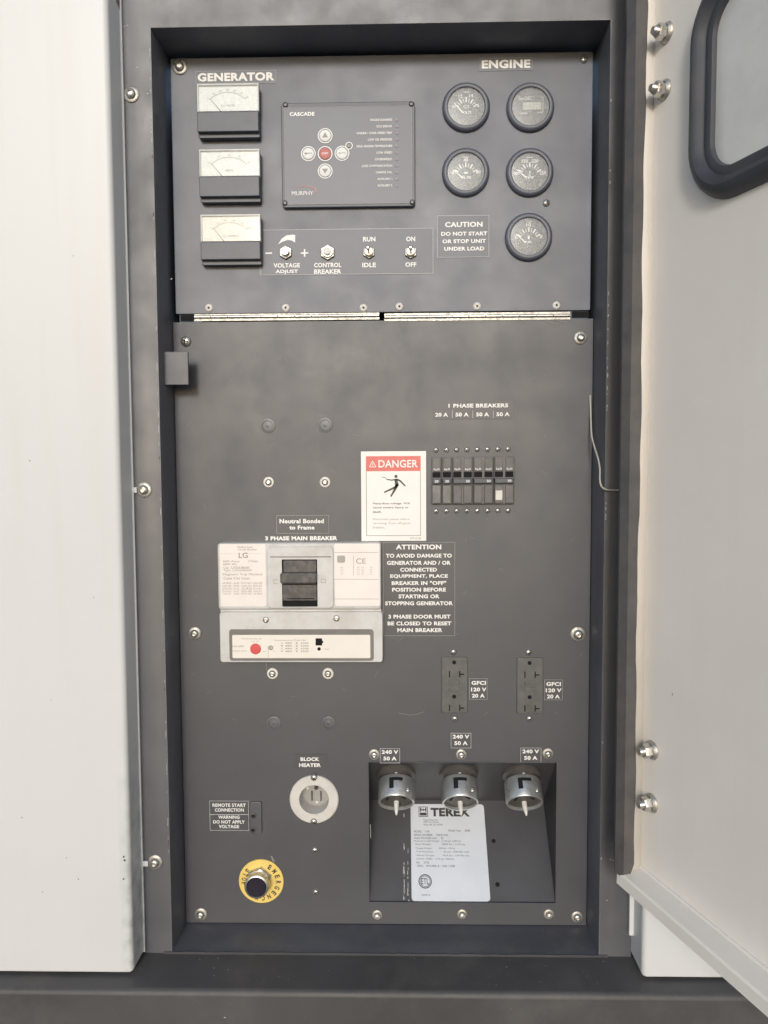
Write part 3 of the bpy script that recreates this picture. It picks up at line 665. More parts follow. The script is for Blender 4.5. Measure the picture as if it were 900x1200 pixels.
# =================================================================== switches on the switch label
def base(T, hexr, p0=.0004):
    T.part('lock_nut', MB().lathe(0, 0, [(hexr, p0), (hexr, p0+.002), (hexr*.92, p0+.0028), (hexr*.55, p0+.0028)], 6, a0=R(30)), 'steel_d')
T = Thing('voltage_adjuster', 'slotted voltage adjust screw in a hex nut, between minus and plus signs', 'control', 335, 296.3, UY-.0004)
base(T, .0078); T.part('shaft', MB().lathe(0, 0, [(.0046, .002), (.0046, .008), (.004, .0088), (0, .0088)], 20), 'steel')
T.part('shaft_slot', MB().box(-.0037, .0037, -.0091, -.0085, -.0006, .0006), 'hole')
T = Thing('reset_breaker', 'pale round control breaker push button in a hex collar', 'button', 384, 296.3, UY-.0004)
base(T, .0088); T.part('collar', MB().lathe(0, 0, [(.0062, .002), (.0062, .005), (.0055, .0056), (.0046, .0056), (.0046, .003), (0, .003)], 24), 'steel')
T.part('push_button', MB().lathe(0, 0, [(.0043, .003), (.0043, .0080), (.0036, .0088), (0, .009)], 20), 'nickel')
for px, lab, tilt in ((432.3, 'toggle switch between the words RUN and IDLE', 1), (481.3, 'toggle switch between the words ON and OFF', 1)):
    T = Thing('toggle_switch', lab, 'switch', px, 296, UY-.0004, 'toggle switches on the switch label')
    base(T, .0074); T.part('bushing', MB().lathe(0, 0, [(.0054, .002), (.0054, .006), (.0048, .0064), (.0030, .0064), (.0030, .0045), (0, .0045)], 22), 'steel')
    T.part('lever', MB().tube([(0, -.004, 0), (0, -.009, .0002*tilt), (-.0003, -.015, .0006*tilt), (-.0005, -.0185, .0008*tilt), (-.0005, -.0196, .0008*tilt)], .002, 12, [.0012, .0016, .0021, .0024, .0010]), 'steel')

# =================================================================== round gauges
def gauge(px, py, lab, kind):
    H = .007
    T = Thing('round_gauge', lab, 'gauge', px, py, UY+.0002, 'round engine gauges')
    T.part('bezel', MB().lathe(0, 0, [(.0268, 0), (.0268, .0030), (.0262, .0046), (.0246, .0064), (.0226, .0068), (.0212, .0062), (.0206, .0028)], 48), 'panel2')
    T.part('dial', MB().lathe(0, 0, [(.0208, .0024), (.0208, .0030), (0, .0030)], 40), 'gdial' if kind != 'hour' else 'plastic')
    mb = MB(); p = .0033
    if kind == 'hour':
        put_text(mb, 'SenDEC', -.0090+.0035, .0096, .0150, .0040, p, .0)
        put_text(mb, 'HOURS', -.0075, -.0066, .0088, .0016, p, .03); put_text(mb, '1/10', .0105, -.0060, .0050, .0014, p, .02)
        mb.stroke([(.0065, .0104), (.0140, .0104), (.0140, -.0065)], .0004, p); mb.stroke([(.0065, .0104), (.0140, .0104)], .0005, p)
        T.part('lcd_window', MB().rbox(.0018, .0010, .0205, .0078, .003, .0036, r=.0008), 'lcd')
        m2 = MB(); 
        for i in range(6): put_text(m2, '0' if i < 2 else str((i*3) % 10), -.0065+i*.0034, .0010, .0024, .0052, .0038, .0)
        T.part('lcd_digits', m2, 'gink', smooth=False)
    else:
        spec_ = {'volts': (['10', '12', '14', '16'], 'VOLTS', 132, (150, 115, 68, 35)), 'oil': (['0', '40', '80'], 'OIL PSI', 140, (160, 90, 22)), 'temp': (['100', '150', '220', '250'], 'TEMP', 140, (165, 112, 68, 15)), 'fuel': (['E', '1/2', 'F'], 'FUEL', 138, (160, 90, 20))}[kind]
        ox, oz = 0, -.0035
        for i in range(9):
            a = R(155-130*i/8); big = i % 2 == 0
            r0, r1 = .0090, .0142
            mb.stroke([(ox+r0*math.cos(a), oz+r0*math.sin(a)), (ox+(r1 if big else r1-.0012)*math.cos(a), oz+(r1 if big else r1-.0012)*math.sin(a))], .0015 if big else .0007, p)
        for s_, a in zip(spec_[0], spec_[3]):
            a = R(a); put_text(mb, s_, ox+.0152*math.cos(a), oz+.0170*math.sin(a)*(1.0 if math.sin(a) > .6 else .55), None, .0037, p, .03)
        put_text(mb, spec_[1], 0, -.0058, None, .0028, p, .03)
        put_text(mb, 'isspro', 0, .0160, None, .0016, p, .0) if False else mb.stroke([(-.003, .0162), (.003, .0164)], .0007, p)
        if kind == 'volts': mb.frame(0, .0005, .0058, .0026, .0005, p)
        if kind == 'temp': mb.stroke([(0, -.0035), (0, .0015)], .0011, p); mb.disc(0, -.0032, .0012, p)
        if kind == 'fuel': mb.flat([(-.0012, -.0028), (.0012, -.0028), (.0012, .0012), (-.0012, .0012)], p)
        if kind == 'oil': mb.flat([(-.002, -.0018), (.002, -.0018), (.0028, .0004), (-.002, .0002)], p)
        m2 = MB(); a = R(spec_[2]); bx, bz = -.0035, -.0068
        m2.stroke([(bx, bz), (bx+.0150*math.cos(a), bz+.0150*math.sin(a))], .0018, p+.0008, .0009)
        T.part('needle', m2, 'ink', smooth=False)
    T.part('dial_print', mb, 'ink', smooth=False)
    T.part('lens', MB().lathe(0, 0, [(.0207, .0050), (.017, .0053), (.010, .0055), (0, .0056)], 40), 'lens')
gauge(546, 127, 'round volts gauge, left of the digital hour meter', 'volts')
gauge(621, 127, 'round hour meter with a small digital display under the ENGINE heading', 'hour')
gauge(545.5, 203, 'round oil pressure gauge above the CAUTION label', 'oil')
gauge(620.3, 203, 'round temperature gauge directly below the hour meter', 'temp')
gauge(619, 278.5, 'round fuel gauge, the lowest one, right of the CAUTION label', 'fuel')

# =================================================================== single phase breakers
xs_ = [505.5+12.2*i for i in range(9)]
def brk(i0, n, lab, num, pale=None, worn=0):
    l, r_ = xs_[i0], xs_[i0+n]; yt, yb = 535.8-.12*i0, 591-.05*i0
    T = Thing('circuit_breaker', lab, 'circuit breaker', (l+r_)/2, (yt+yb)/2, -.0004, 'single phase circuit breakers in one row')
    c = T.rc(l+.35, yt, r_-.35, yb, -.004)
    T.part('housing', MB().rbox(*c, 0, .004, r=.0006, bev=.0006), 'breaker')
    for k in range(n):
        a, b = xs_[i0+k]+1.6, xs_[i0+k+1]-1.6
        cc = T.rc(a, yt+1.5, b, yt+17, -.005); T.part('upper_cover', MB().rbox(*cc, .0035, .0052, r=.0004, bev=.0005), 'breaker')
        mb = MB(); T.text(mb, 'Sq.D', (a+b)/2, yt+14.5, 7, 2.8, .0055, .02)
        T.part('cover_print', mb, 'ink', smooth=False)
        ct = T.rc(a-.3, yt+17.5, b+.3, yt+24, -.005); T.part('throat', MB().rbox(*ct, .0035, .0043), 'hole')
        cl = T.rc(a-.4, yt+33, b+.4, yb-1, -.006)
        T.part('lower_cover', MB().rbox(*cl, .0035, .0060, r=.0004, bev=.0008), 'breaker' if k+i0 not in (0, 1) else 'brk_tog')
        if pale == k:
            cp = T.rc(a+.4, yb-16, b-.4, yb-4.5, -.0075); T.part('pale_tab', MB().rbox(*cp, .0058, .0078, r=.0004, bev=.0005), 'nickel')
    ch_ = T.rc(l+1, yt+25, r_-1, yt+31.5, -.009)
    hd = T.part('tie_handle' if n > 1 else 'toggle', MB().rbox(*ch_, .0035, .0095, r=.0006, bev=.0012), 'plastic')
    mb = MB(); T.text(mb, num, xs_[i0+n]-6, yt+28.3, 4.2, 2.8, .0098, .02); link('rating_number', mb.mesh('rating_number', M['ink'], False), hd)
brk(0, 1, 'single pole breaker at the left end of the row, with a dusty lower cover', '20')
brk(1, 1, 'second single pole breaker from the left end of the row, with a dusty lower cover', '20')
brk(2, 2, 'double pole breaker next to the two single pole ones', '50')
brk(4, 2, 'double pole breaker just left of the one with a pale tab', '50')
brk(6, 2, 'double pole breaker at the right end with a pale square tab', '50', pale=0)
for i in range(8):
    T1.screw('pan', 511+12.05*i, 527.3-.15*i, 3.1); T1.screw('pan', 511+12.05*i, 598.9-.1*i, 3.1)

# =================================================================== main breaker
T = Thing('main_breaker', 'large light grey three phase main breaker with a black lever and ivory labels', 'circuit breaker', 352, 706, -.0004)
H = .016
c = T.rc(255, 636.3, 446.5, 714.5, -H); T.part('upper_case', MB().rbox(*c, 0, H, r=.0035, bev=.0022), 'lgbody')
c = T.rc(257.5, 717.3, 448.5, 776.3, -H); T.part('lower_case', MB().rbox(*c, 0, H, r=.0035, bev=.0012), 'lgbody')
c = T.rc(258.5, 713.5, 446.5, 718, -H+.005); T.part('joint_strip', MB().rbox(*c, 0, H-.005, r=0), 'lgbody')
# left label
c = T.rc(258, 637.5, 311.5, 710.5, -H); lab_l = T.part('left_label', MB().rbox(*c, H-.001, H+.0004, r=.002), 'lglabel')
p = H+.0007; mb = MB(); 
T.text(mb, 'LG', 285, 650.8, 10.5, 6.2, p, .01)
link('maker_lettering', mb.mesh('maker_lettering', M['gink'], False), lab_l)
mb = MB()
for s_, x, y, w_, h_ in (('Molded Case', 287, 641, 17, 2.2), ('Circuit Breaker', 290, 643.8, 22, 2.2), ('600 Amp', 271, 658, 19, 2.8), ('3 Poles', 296.5, 657.6, 11, 2.6), ('600V AC', 269.5, 661, 15.5, 2.6), ('Cat.  LXD63B600', 277, 665.2, 30, 2.7), ('Type  LXD63B600F', 278.5, 668.6, 33, 2.7), ('Magnetic Trip Molded', 284, 673.4, 45, 3), ('Case Ckt Inter', 277.5, 677.6, 31, 3)):
    T.text(mb, s_, x, y, w_, h_, p, .0)
link('main_lettering', mb.mesh('main_lettering', M['gink'], False), lab_l)
mb = MB()
for i in range(5):
    y = 683+3.2*i
    for x, w_ in ((266, 10), (277, 6), (289, 12), (302, 10)): T.text(mb, ['Volts AC', '240', '65kA 480', 'RMS 600', 'Range'][(i+int(x)) % 5], x, y, w_, 1.9, p, .0)
for y in (647, 681.5, 684.6, 688, 691): mb.stroke([T.xz(262, y), T.xz(310, y)], .0002, p)
link('table_lettering', mb.mesh('table_lettering', M['lgink'], False), lab_l)
# right label
c = T.rc(392, 637, 445, 710, -H); lab_r = T.part('right_label', MB().rbox(*c, H-.001, H+.0004, r=.002), 'lglabel')
mb = MB(); T.text(mb, 'CE', 423, 657.5, 11, 6, p, .0)
link('approval_mark', mb.mesh('approval_mark', M['gink'], False), lab_r)
mb = MB()
for y, a, b in ((645.5, 392.5, 444), (676.3, 392.5, 424), (676.5, 424, 444.5), (699, 392.5, 444.5)): mb.stroke([T.xz(a, y), T.xz(b, y)], .0005, p)
mb.stroke([T.xz(415.3, 649), T.xz(415.3, 672)], .0004, p)
for i in range(4):
    for x in (400.5, 420, 425, 435): T.text(mb, ['ABC', '10A', 'SIC', '50'][(i+int(x)) % 4], x, 665+2.6*i, 3, 1.4, p, .0)
c = T.rc(395, 651, 404.5, 659.5, -p); mb.flat(rrect(*c, .002), p)
link('label_print', mb.mesh('label_print', M['lgink'], False), lab_r)
# centre escutcheon
c = T.rc(313, 640.5, 391, 713, -H-.002)
x0 = T.rc(330.5, 655.5, 372, 711, -H-.002)
mb = MB(); p1 = H+.0025
outer = rrect(c[0], c[1], c[2], c[3], .005, 5); out2 = rrect(c[0], c[1], c[2]-.002, c[3]-.002, .004, 5); inner = rrect(x0[0], x0[1], x0[2], x0[3], .001, 5)
mb.loft([[(x, -H+.001, z) for x, z in outer], [(x, -p1+.0008, z) for x, z in outer], [(x, -p1, z) for x, z in out2], [(x, -p1, z) for x, z in inner], [(x, -H+.010, z) for x, z in inner]], False, False)
T.part('escutcheon', mb, 'lgbody')
ln = T.rc(316.5, 652, 388, 653.2, -p1); T.part('escutcheon_line', MB().rbox(*ln, p1-.0005, p1+.0002), 'lgdark')
T.part('lever_well', MB().rbox(x0[0], x0[1], x0[2]+.001, x0[3]+.001, H-.001, H+.0004), 'hole')
c = T.rc(330.8, 685, 371.5, 704, -H-.001); T.part('lower_shutter', MB().rbox(*c, H-.001, H+.0014, r=.001, bev=.0008), 'handle')
c = T.rc(336, 701, 368, 702.2, -H-.002); T.part('shutter_groove', MB().rbox(*c, H, H+.0016), 'hole')
c = T.rc(332, 656.5, 371, 672, -H); T.part('upper_shutter', MB().rbox(*c, H-.001, H+.0012, r=.001, bev=.0006), 'handle')
c = T.rc(328, 671.5, 370.5, 684.5, -H-.011); T.part('lever', MB().rbox(*c, H-.004, H+.011, r=.0025, bev=.002), 'handle')
mb = MB(); pq = p1+.0003
for l, t, r_, b, op in ((320.8, 679.5, 325.5, 684, 1), (376.3, 678.5, 381.3, 682.8, 0)):
    pts = [(r_, t), (l, t), (l, b), (r_, b)] + ([] if op else [(r_, t)])
    for i in range(len(pts)-1): mb.stroke([T.xz(*pts[i], -pq), T.xz(*pts[i+1], -pq)], .0005, pq)
T.part('position_marks', mb, 'gink', smooth=False)
for px, py in ((311.7, 726.2), (394.3, 724.5)): T.screw('small', px, py, 3.7, H)
# trip unit window
c = T.rc(268.8, 737.3, 438, 774.3, -H); T.part('trip_window_frame', MB().rbox(*c, H-.002, H+.0006, r=.0035, bev=.0004), 'lgdark')
c = T.rc(272.5, 743.8, 434, 771, -H); tp = T.part('trip_plate', MB().rbox(*c, H-.002, H+.0011, r=.0015), 'cream')
mb = MB(); p = H+.0014
for s_, x, y, w_, h_ in (('ON ARM', 279, 757.4, 13, 2), ('(125C) HOT', 281, 763, 17, 2), ('Automatically Set', 295, 748.6, 24, 1.9), ('Trip Unit', 299, 751.4, 9, 1.4), ('Instantaneous Override', 340, 750.2, 36, 1.7)): T.text(mb, s_, x, y, w_, h_, p, .0)
for i in range(4):
    T.text(mb, 'ABCD'[i], 330.5, 753.6+3.2*i, 2.4, 1.8, p, .01)
    for j, s_ in enumerate(('480', 'E', '6200')): T.text(mb, s_, 338+[0, 10, 19][j], 753.6+3.2*i, [8, 2.4, 9][j], 1.8, p, .01)
for x, y, w_ in ((311, 759.2, 3), (323, 759, 2)): mb.stroke([T.xz(x, y), T.xz(x+w_, y)], .0004, p)
mb.stroke([T.xz(317.3, 752.5), T.xz(317.3, 766)], .0003, p); T.text(mb, 'Test', 383, 760.6, 5, 1.6, p, .0)
link('plate_lettering', mb.mesh('plate_lettering', M['gink'], False), tp)
x, z = T.xz(299.2, 760.8, -H-.003); T.part('trip_button', MB().lathe(x, z, [(.0063, H+.001), (.0063, H+.002), (.0056, H+.0028), (0, H+.0030)], 26), 'red')
x, z = T.xz(317.3, 759.2, -H-.002); T.part('adjustment_dial', MB().ring(x, z, [(.0026, H+.001), (.0026, H+.002), (.0018, H+.0022), (.0018, H+.001)], 18), 'gink')
T.part('dial_slot', MB().box(x-.0004, x+.0004, -H-.0022, -H-.001, z-.002, z+.002), 'gink')
c = T.rc(370, 747.8, 377.5, 756, -H); mb = MB().rbox(*c, H+.001, H+.0017, r=.0004); mb.flat([(c[0]+c[2]/2, c[1]-.002), (c[0]+c[2]/2+.0018, c[1]), (c[0]+c[2]/2, c[1]+.002)], H+.0016)
T.part('test_socket', mb, 'hole', smooth=False)
x, z = T.xz(374, 760.2, -H); T.part('test_lamp', MB().lathe(x, z, [(.0020, H+.001), (.0019, H+.0018), (0, H+.002)], 14), 'hole')

# =================================================================== duplex outlets
for l, t, r_, b, s1, s2, lab in ((517.5, 770.3, 548, 835.5, (531.3, 764), (532.8, 842), 'left'), (605.8, 771, 636.5, 836, (619.3, 764.3), (620.5, 842), 'right')):
    T = Thing('duplex_outlet', 'black duplex GFCI outlet, the %s one of the pair, flush in the lower panel' % lab, 'outlet', (l+r_)/2, (t+b)/2, -.0004, 'duplex GFCI outlets')
    c = T.rc(l, t, r_, b, -.002); T.part('outlet_face', MB().rbox(*c, 0, .0024, r=.002, bev=.0008), 'breaker')
    m_ = (l+r_)/2
    for y in (t+20, t+59.5):
        for x, wd in ((m_-6, 1.3), (m_+6, 1.3)):
            q = T.rc(x-wd/2, y-4, x+wd/2, y+3.5, -.0026); T.part('blade_slot', MB().rbox(*q, .0020, .0027), 'hole')
        q = T.rc(m_+6, y-.7, m_+11, y+.7, -.0026); T.part('blade_slot', MB().rbox(*q, .0020, .0026), 'hole')
    for y in (t+6, t+46):
        x, z = T.xz(m_-.5, y, -.0026); T.part('ground_hole', MB().lathe(x, z, [(.0024, .002), (.0024, .0027), (0, .0027)], 14), 'hole')
    for y, k in ((t+29.5, 'test_button'), (t+37.5, 'reset_button')):
        q = T.rc(m_-6.5, y-2.6, m_+6, y+2.6, -.003); T.part(k, MB().rbox(*q, .002, .0034, r=.0005, bev=.0005), 'breaker')
    for q in (s1, s2): T.screw('pan', q[0], q[1], 3.7, 0)

# =================================================================== block heater inlet
T = Thing('block_heater_inlet', 'round light grey flanged inlet with recessed pins below the BLOCK HEATER label', 'power inlet', 368.3, 936, -.0004)
q = .0295
T.part('flange', MB().lathe(0, 0, [(q, 0), (q, .0022), (q-.0012, .0034), (.0182, .0036), (.0176, .003), (.0172, -.020)], 56), 'inlet')
T.part('socket_floor', MB().lathe(0, 0, [(.0173, -.020), (.0173, -.0196), (0, -.0196)], 36), 'inletin')
for x, z, w, h in ((-.0050, -.0045, .0014, .0115), (.0060, -.0045, .0014, .0115)):
    T.part('blade', MB().box(x-w/2, x+w/2, .0165, .0196, z-h/2, z+h/2), 'handle')
T.part('ground_pin', MB().tube([(.0006, .0195, .0065), (.0006, .0150, .0065), (.0006, .0140, .0065)], .0022, 12, [.0022, .0022, .0012]), 'handle')
for x, z in ((-.0105, .0050), (.001, -.0125)): T.part('terminal_dot', MB().lathe(x, z, [(.0018, -.0196), (.0017, -.0185), (0, -.0183)], 12), 'nickel')
T.screw('pan', 368, 911, 4, .0034); T.screw('pan', 367.8, 962.5, 4, .0034)

# =================================================================== remote start terminal
T = Thing('remote_start_terminal', 'small black two hole terminal right of the remote start label', 'terminal', 299.5, 958, -.0004)
c = T.rc(293, 940, 306.5, 977, -.003); T.part('terminal_body', MB().rbox(*c, 0, .0028, r=.002, bev=.0006), 'frame')
for py in (956, 972.5):
    x, z = T.xz(296.7, py, -.003); a = T.part('terminal_sleeve', MB().lathe(x, z, [(.0036, .002), (.0035, .0042), (.0026, .0044), (.0020, .0032), (0, .0032)], 18), 'handle')
    link('terminal_hole', MB().lathe(x, z, [(.0018, .003), (.0018, .0036), (0, .0036)], 12).mesh('terminal_hole', M['hole']), a)

# =================================================================== emergency stop
T = Thing('emergency_stop', 'dark push button on a round yellow EMERGENCY STOP plate', 'emergency stop button', 306.3, 1032.2, -.0004)
T.part('yellow_plate', MB().lathe(0, 0, [(.0272, 0), (.0272, .0010), (.0268, .0014), (0, .0014)], 56), 'yellow')
mb = MB()
for i, ch_ in enumerate('EMERGENCY'):
    a = R(31+20.4*i); put_text(mb, ch_, .0208*math.sin(a), .0208*math.cos(a), 0.0038, .0062, .0017, .03, ang=-a)
for i, ch_ in enumerate('STOP'):
    a = R(-51-15.5*i); put_text(mb, ch_, .0208*math.sin(a), .0208*math.cos(a), 0.0038, .0062, .0017, .03, ang=-a+math.pi)
T.part('plate_lettering', mb, 'bink', smooth=False)
cx_, cz_ = -.0022, .0035
T.part('hex_nut', MB().lathe(cx_, cz_, [(.0158, .0014), (.0158, .0050), (.0148, .0062), (.0125, .0062)], 6, a0=R(20)), 'steel')
T.part('collar', MB().lathe(cx_, cz_, [(.0132, .006), (.0132, .0085), (.0120, .0092), (.0120, .0125), (.0142, .0130), (.0144, .020), (.0136, .0208), (.0122, .0210), (.0122, .018), (0, .018)], 40), 'steel')
T.part('button_cap', MB().lathe(cx_, cz_, [(.0117, .017), (.0117, .0215), (.0108, .0225), (.006, .0224), (0, .0222)], 40), 'navy')

# =================================================================== twist lock receptacles on the sloped mount
ax = Vector((0, -1, -1)).normalized()
slope = math.atan2(rt-vz, RD)                          # mount plate slope
for px, lab, rv in ((464.5, 'leftmost galvanised twist lock receptacle under the black mount', 0), (537.5, 'middle galvanised twist lock receptacle hanging over the data plate', 1), (610.8, 'rightmost galvanised twist lock receptacle, a little duller', 2)):
    T = Thing('twist_lock_receptacle', lab, 'receptacle', px, 903, .030, 'three metal twist lock receptacles')
    yy = .027; c0 = P(px, 905, yy); T.o.location = (c0.x, yy, rt+(vz-rt)*(yy-.003)/(RD-.003))
    # local -y points out of the plate: down and forward
    T.o.rotation_euler = (R(42), 0, 0)
    T.part('receptacle_base', MB().lathe(0, 0, [(.0235, -.001), (.0235, .004), (.0190, .006), (.0190, .014), (.0200, .015)], 40), 'brown')
    T.part('metal_shell', MB().lathe(0, 0, [(.0196, .010), (.0215, .0110), (.0222, .013), (.0222, .036), (.0214, .0375), (.0196, .0375), (.0190, .034)], 56), 'shell')
    T.part('contact_face', MB().lathe(0, 0, [(.0192, .032), (.0192, .0345), (0, .0345)], 36), 'brown')
    mb = MB()                                          # bent slot in the shell, a curved patch
    def patch(a0, a1, p0_, p1_):
        n = 6
        for i in range(n):
            u, v = R(a0+(a1-a0)*i/n), R(a0+(a1-a0)*(i+1)/n); rr = .02245
            mb.add([(rr*math.cos(u), -p0_, rr*math.sin(u)), (rr*math.cos(v), -p0_, rr*math.sin(v)), (rr*math.cos(v), -p1_, rr*math.sin(v)), (rr*math.cos(u), -p1_, rr*math.sin(u))], [(0,1,2,3)])
    patch(70, 112, .0155, .0195); patch(98, 112, .0195, .029)
    T.part('bayonet_slot', mb, 'hole', smooth=False)
    T.part('centre_pin', MB().tube([(0, -.034, -.003), (0, -.042, -.003), (0.0004*rv, -.048, -.003), (0.0004*rv, -.051, -.003)], .003, 12, [.0032, .0028, .0018, .0008]), 'nickel')
    for a in (40, 160, 280):
        x_, z_ = .012*math.cos(R(a)), .012*math.sin(R(a))
        T.part('contact_slot', MB().annulus(0, 0, .0105, .0130, 0.0347, 6, a-20, a+20), 'hole', smooth=False)
    fastener(T.o, 'small', 0, .0182, .0026, .0085, 0)
    x_ = link('set_screw', F['bolt_small'], T.o, (.0135, -.029, .0172), .0026, (R(-90), 0, R(0)))
# =================================================================== data plate on the lower slope
tA = math.atan2(RD-.003, vz-rb)                             # lower plate leans back by tA
T = Thing('data_plate', 'silver blue TEREX rating plate with rounded corners inside the lower recess', 'data plate', 528, 1000, 0)
t0 = P(522.5, 942, 0); 
def slopeP(px, py, off=.0007):                         # pixel -> point on the lower sloping plate
    nrm = Vector((0, -(vz-rb), RD)).normalized(); nrm = Vector((0, -math.cos(tA), math.sin(tA)))
    o_ = Vector((0, .003, rb)) + nrm*off
    d = ray(px, py); return CAM + d*((o_-CAM).dot(nrm)/d.dot(nrm))
cc = slopeP(528.5, 1000); T.o.location = cc; T.o.rotation_euler = (-tA, 0, 0)
Mi = (Matrix.Translation(cc) @ Matrix.Rotation(-tA, 4, 'X')).inverted()
def sl(px, py): q = Mi @ slopeP(px, py); return q.x, q.z
xa = (sl(481, 1000)[0]+sl(482.5, 1000)[0])/2; xb = sl(570.8, 1000)[0]; zt2 = sl(524, 942.5)[1]; zb2 = sl(530, 1056.3)[1]
T.part('plate', MB().rbox((xa+xb)/2, (zt2+zb2)/2, xb-xa, zt2-zb2, 0, .0006, r=.004, bev=.0001), 'plate')
def stx(mb, s_, px, py, w_, h_, bold=.0):
    x, z = sl(px, py); k = abs(sl(px+w_/2, py)[0]-sl(px-w_/2, py)[0]); kz = abs(sl(px, py-h_/2)[1]-sl(px, py+h_/2)[1])
    put_text(mb, s_, x, z, k, kz, .0008, bold)
mb = MB(); stx(mb, 'TEREX', 527.5, 952, 46, 10, .05)
c = [sl(490.5, 945.5), sl(501.5, 957.5)]
cx_, cz_, w_, h_ = (c[0][0]+c[1][0])/2, (c[0][1]+c[1][1])/2, c[1][0]-c[0][0], c[0][1]-c[1][1]
mb.frame(cx_, cz_, w_, h_, .0008, .0008); mb.flat(rrect(cx_, cz_-h_*.23, w_*.74, h_*.28, 0, 0), .0008)
for dx in (-.28, .28):
    mb.flat(rrect(cx_+dx*w_, cz_+h_*.2, w_*.14, h_*.36, 0, 0), .0008)
mb.flat(rrect(cx_, cz_+h_*.2, w_*.7, h_*.08, 0, 0), .0008); mb.flat([(cx_-w_*.1, cz_+h_*.1), (cx_+w_*.1, cz_+h_*.1), (cx_, cz_+h_*.36)], .0008)
T.part('logo', mb, 'bink', smooth=False)
mb = MB()
for s_, x, y, w2, h2 in (('Terex Power Inc.', 504.5, 961, 17, 2.2), ('590 Huey Road', 505, 963.8, 17.5, 2.2), ('Rock Hill, SC 29730', 507.5, 966.8, 22, 2.2),
      ('MODEL:    T-90', 494, 974.6, 18, 2.4), ('Model Year:    2008', 538, 973.5, 25, 2.4), ('SERIAL NUMBER:    T90-8-1042', 505, 978.7, 40, 2.3), ('MAX POWER kW:    75', 502.5, 982.5, 34, 2.3), ('Maximum Loaded Weight:   3,125 kg / 6,890 lbs', 512.5, 986, 55, 2.3), ('Axle Weight:            2800 lbs / 1270 kg', 515.5, 989.8, 58, 2.3), ('Tongue Weight:         340 lbs / 154 kg', 510, 994.5, 46, 2.3), ('Tire Pressure:            65 psi / 448 kPa cold', 518.5, 998.6, 62, 2.3), ('Wheel Torque:          95 ft lbs / 129 Nm dry', 519, 1003, 62, 2.3), ('GVWR / PNBV:   3175 kg / 7000 lbs', 510, 1007, 44, 2.3), ('VIN:      5XTB', 495, 1011, 15, 2.3), ('SPEC:   4FVLSBEL 8 - 1042 / 2008', 511, 1015, 44, 2.3), ('104915', 499, 1049, 10, 1.9)):
    stx(mb, s_, x, y, w2, h2)
T.part('lettering', mb, 'bink', smooth=False)
mb = MB(); x, z = sl(498.2, 1033); k = abs(sl(506, 1033)[0]-x)
mb.annulus(x, z, k*.86, k, .0008, 32); mb.annulus(x, z, k*.70, k*.78, .0008, 32)
put_text(mb, 'ETL', x, z, k*1.15, k*.85, .0008, .01)
T.part('approval_mark', mb, 'bink', smooth=False)
# holes and scratches on the slope
for px, py, r_ in ((578.5, 985.5, .0026), (583, 1036.5, .0028)):
    q = slopeP(px, py, .0004); u = Vector((1, 0, 0)); v = Vector((0, math.sin(tA), math.cos(tA)))
    mb = MB(); mb.add([tuple(q-T1.c+u*r_*math.cos(R(a))+v*r_*math.sin(R(a))) for a in range(0, 360, 30)], [tuple(range(12))])
    T1.part('drain_hole', mb, 'hole', smooth=False)
mb = MB(); u = Vector((1, 0, 0)); v = Vector((0, math.sin(tA), math.cos(tA)))
for i in range(38):
    px, py = random.choice(((473.2, random.uniform(955, 1056)), (473.8, random.uniform(990, 1056)), (478, random.uniform(990, 1050)), (random.uniform(475, 484), 1056.5)))
    q = slopeP(px+random.uniform(-.4, .4), py, .0004)-T1.c; a, b = random.uniform(.0003, .0007), random.uniform(.0008, .004)
    mb.add([tuple(q-u*a-v*b), tuple(q+u*a-v*b*.6), tuple(q+u*a*.6+v*b), tuple(q-u*a*.7+v*b*.8)], [(0,1,2,3)])
o_ = T1.part('recess_chips', mb, 'chip', smooth=False); o_['kind'] = 'stuff'

# =================================================================== loose wire on the right reveal
wp = [(691.5, 463, 0), (692, 480, -.003), (692.6, 497, -.008), (693.6, 512, -.016), (697, 525, -.028), (701, 538, -.040), (703, 550, -.050), (703, 562, -.058), (705, 570, -.060), (710, 573.5, -.060), (717, 574.3, -.0585), (726, 574.5, -.0575)]
pts = [P(a, b, y-.0015) for a, b, y in wp]
def catmull(ps, n=5):
    out = []
    for i in range(len(ps)-1):
        p0, p1_, p2, p3 = ps[max(0, i-1)], ps[i], ps[i+1], ps[min(len(ps)-1, i+2)]
        for k in range(n):
            t = k/n; out.append(.5*((2*p1_)+(p2-p0)*t+(2*p0-5*p1_+4*p2-p3)*t*t+(3*p1_-p0-3*p2+p3)*t**3))
    out.append(ps[-1]); return out
o_ = P(722, 574, YF)
we = bpy.data.objects.new('loose_wire', None); C.objects.link(we); we.location = o_
tag(we, 'thin cream wire bent down the right side of the lower panel, glued to the frame', 'wire')
link('wire_strand', MB().tube([tuple(q-o_) for q in catmull(pts)], .00095, 8).mesh('wire_strand', M['wire']), we)
q = P(729, 572, YF)-o_
mb = MB()
prof = [(-.0028, .001), (-.0008, .0030), (.0010, .0052), (.0018, .0016), (.0020, -.003), (.0012, -.0062), (-.0006, -.0028)]
mb.loft([[(q.x+x, q.y-.0002, q.z+z) for x, z in prof], [(q.x+x*.9, q.y-.0022, q.z+z*.9) for x, z in prof], [(q.x+x*.4, q.y-.003, q.z+z*.4) for x, z in prof]])
link('adhesive_blob', mb.mesh('adhesive_blob', M['chip']), we)

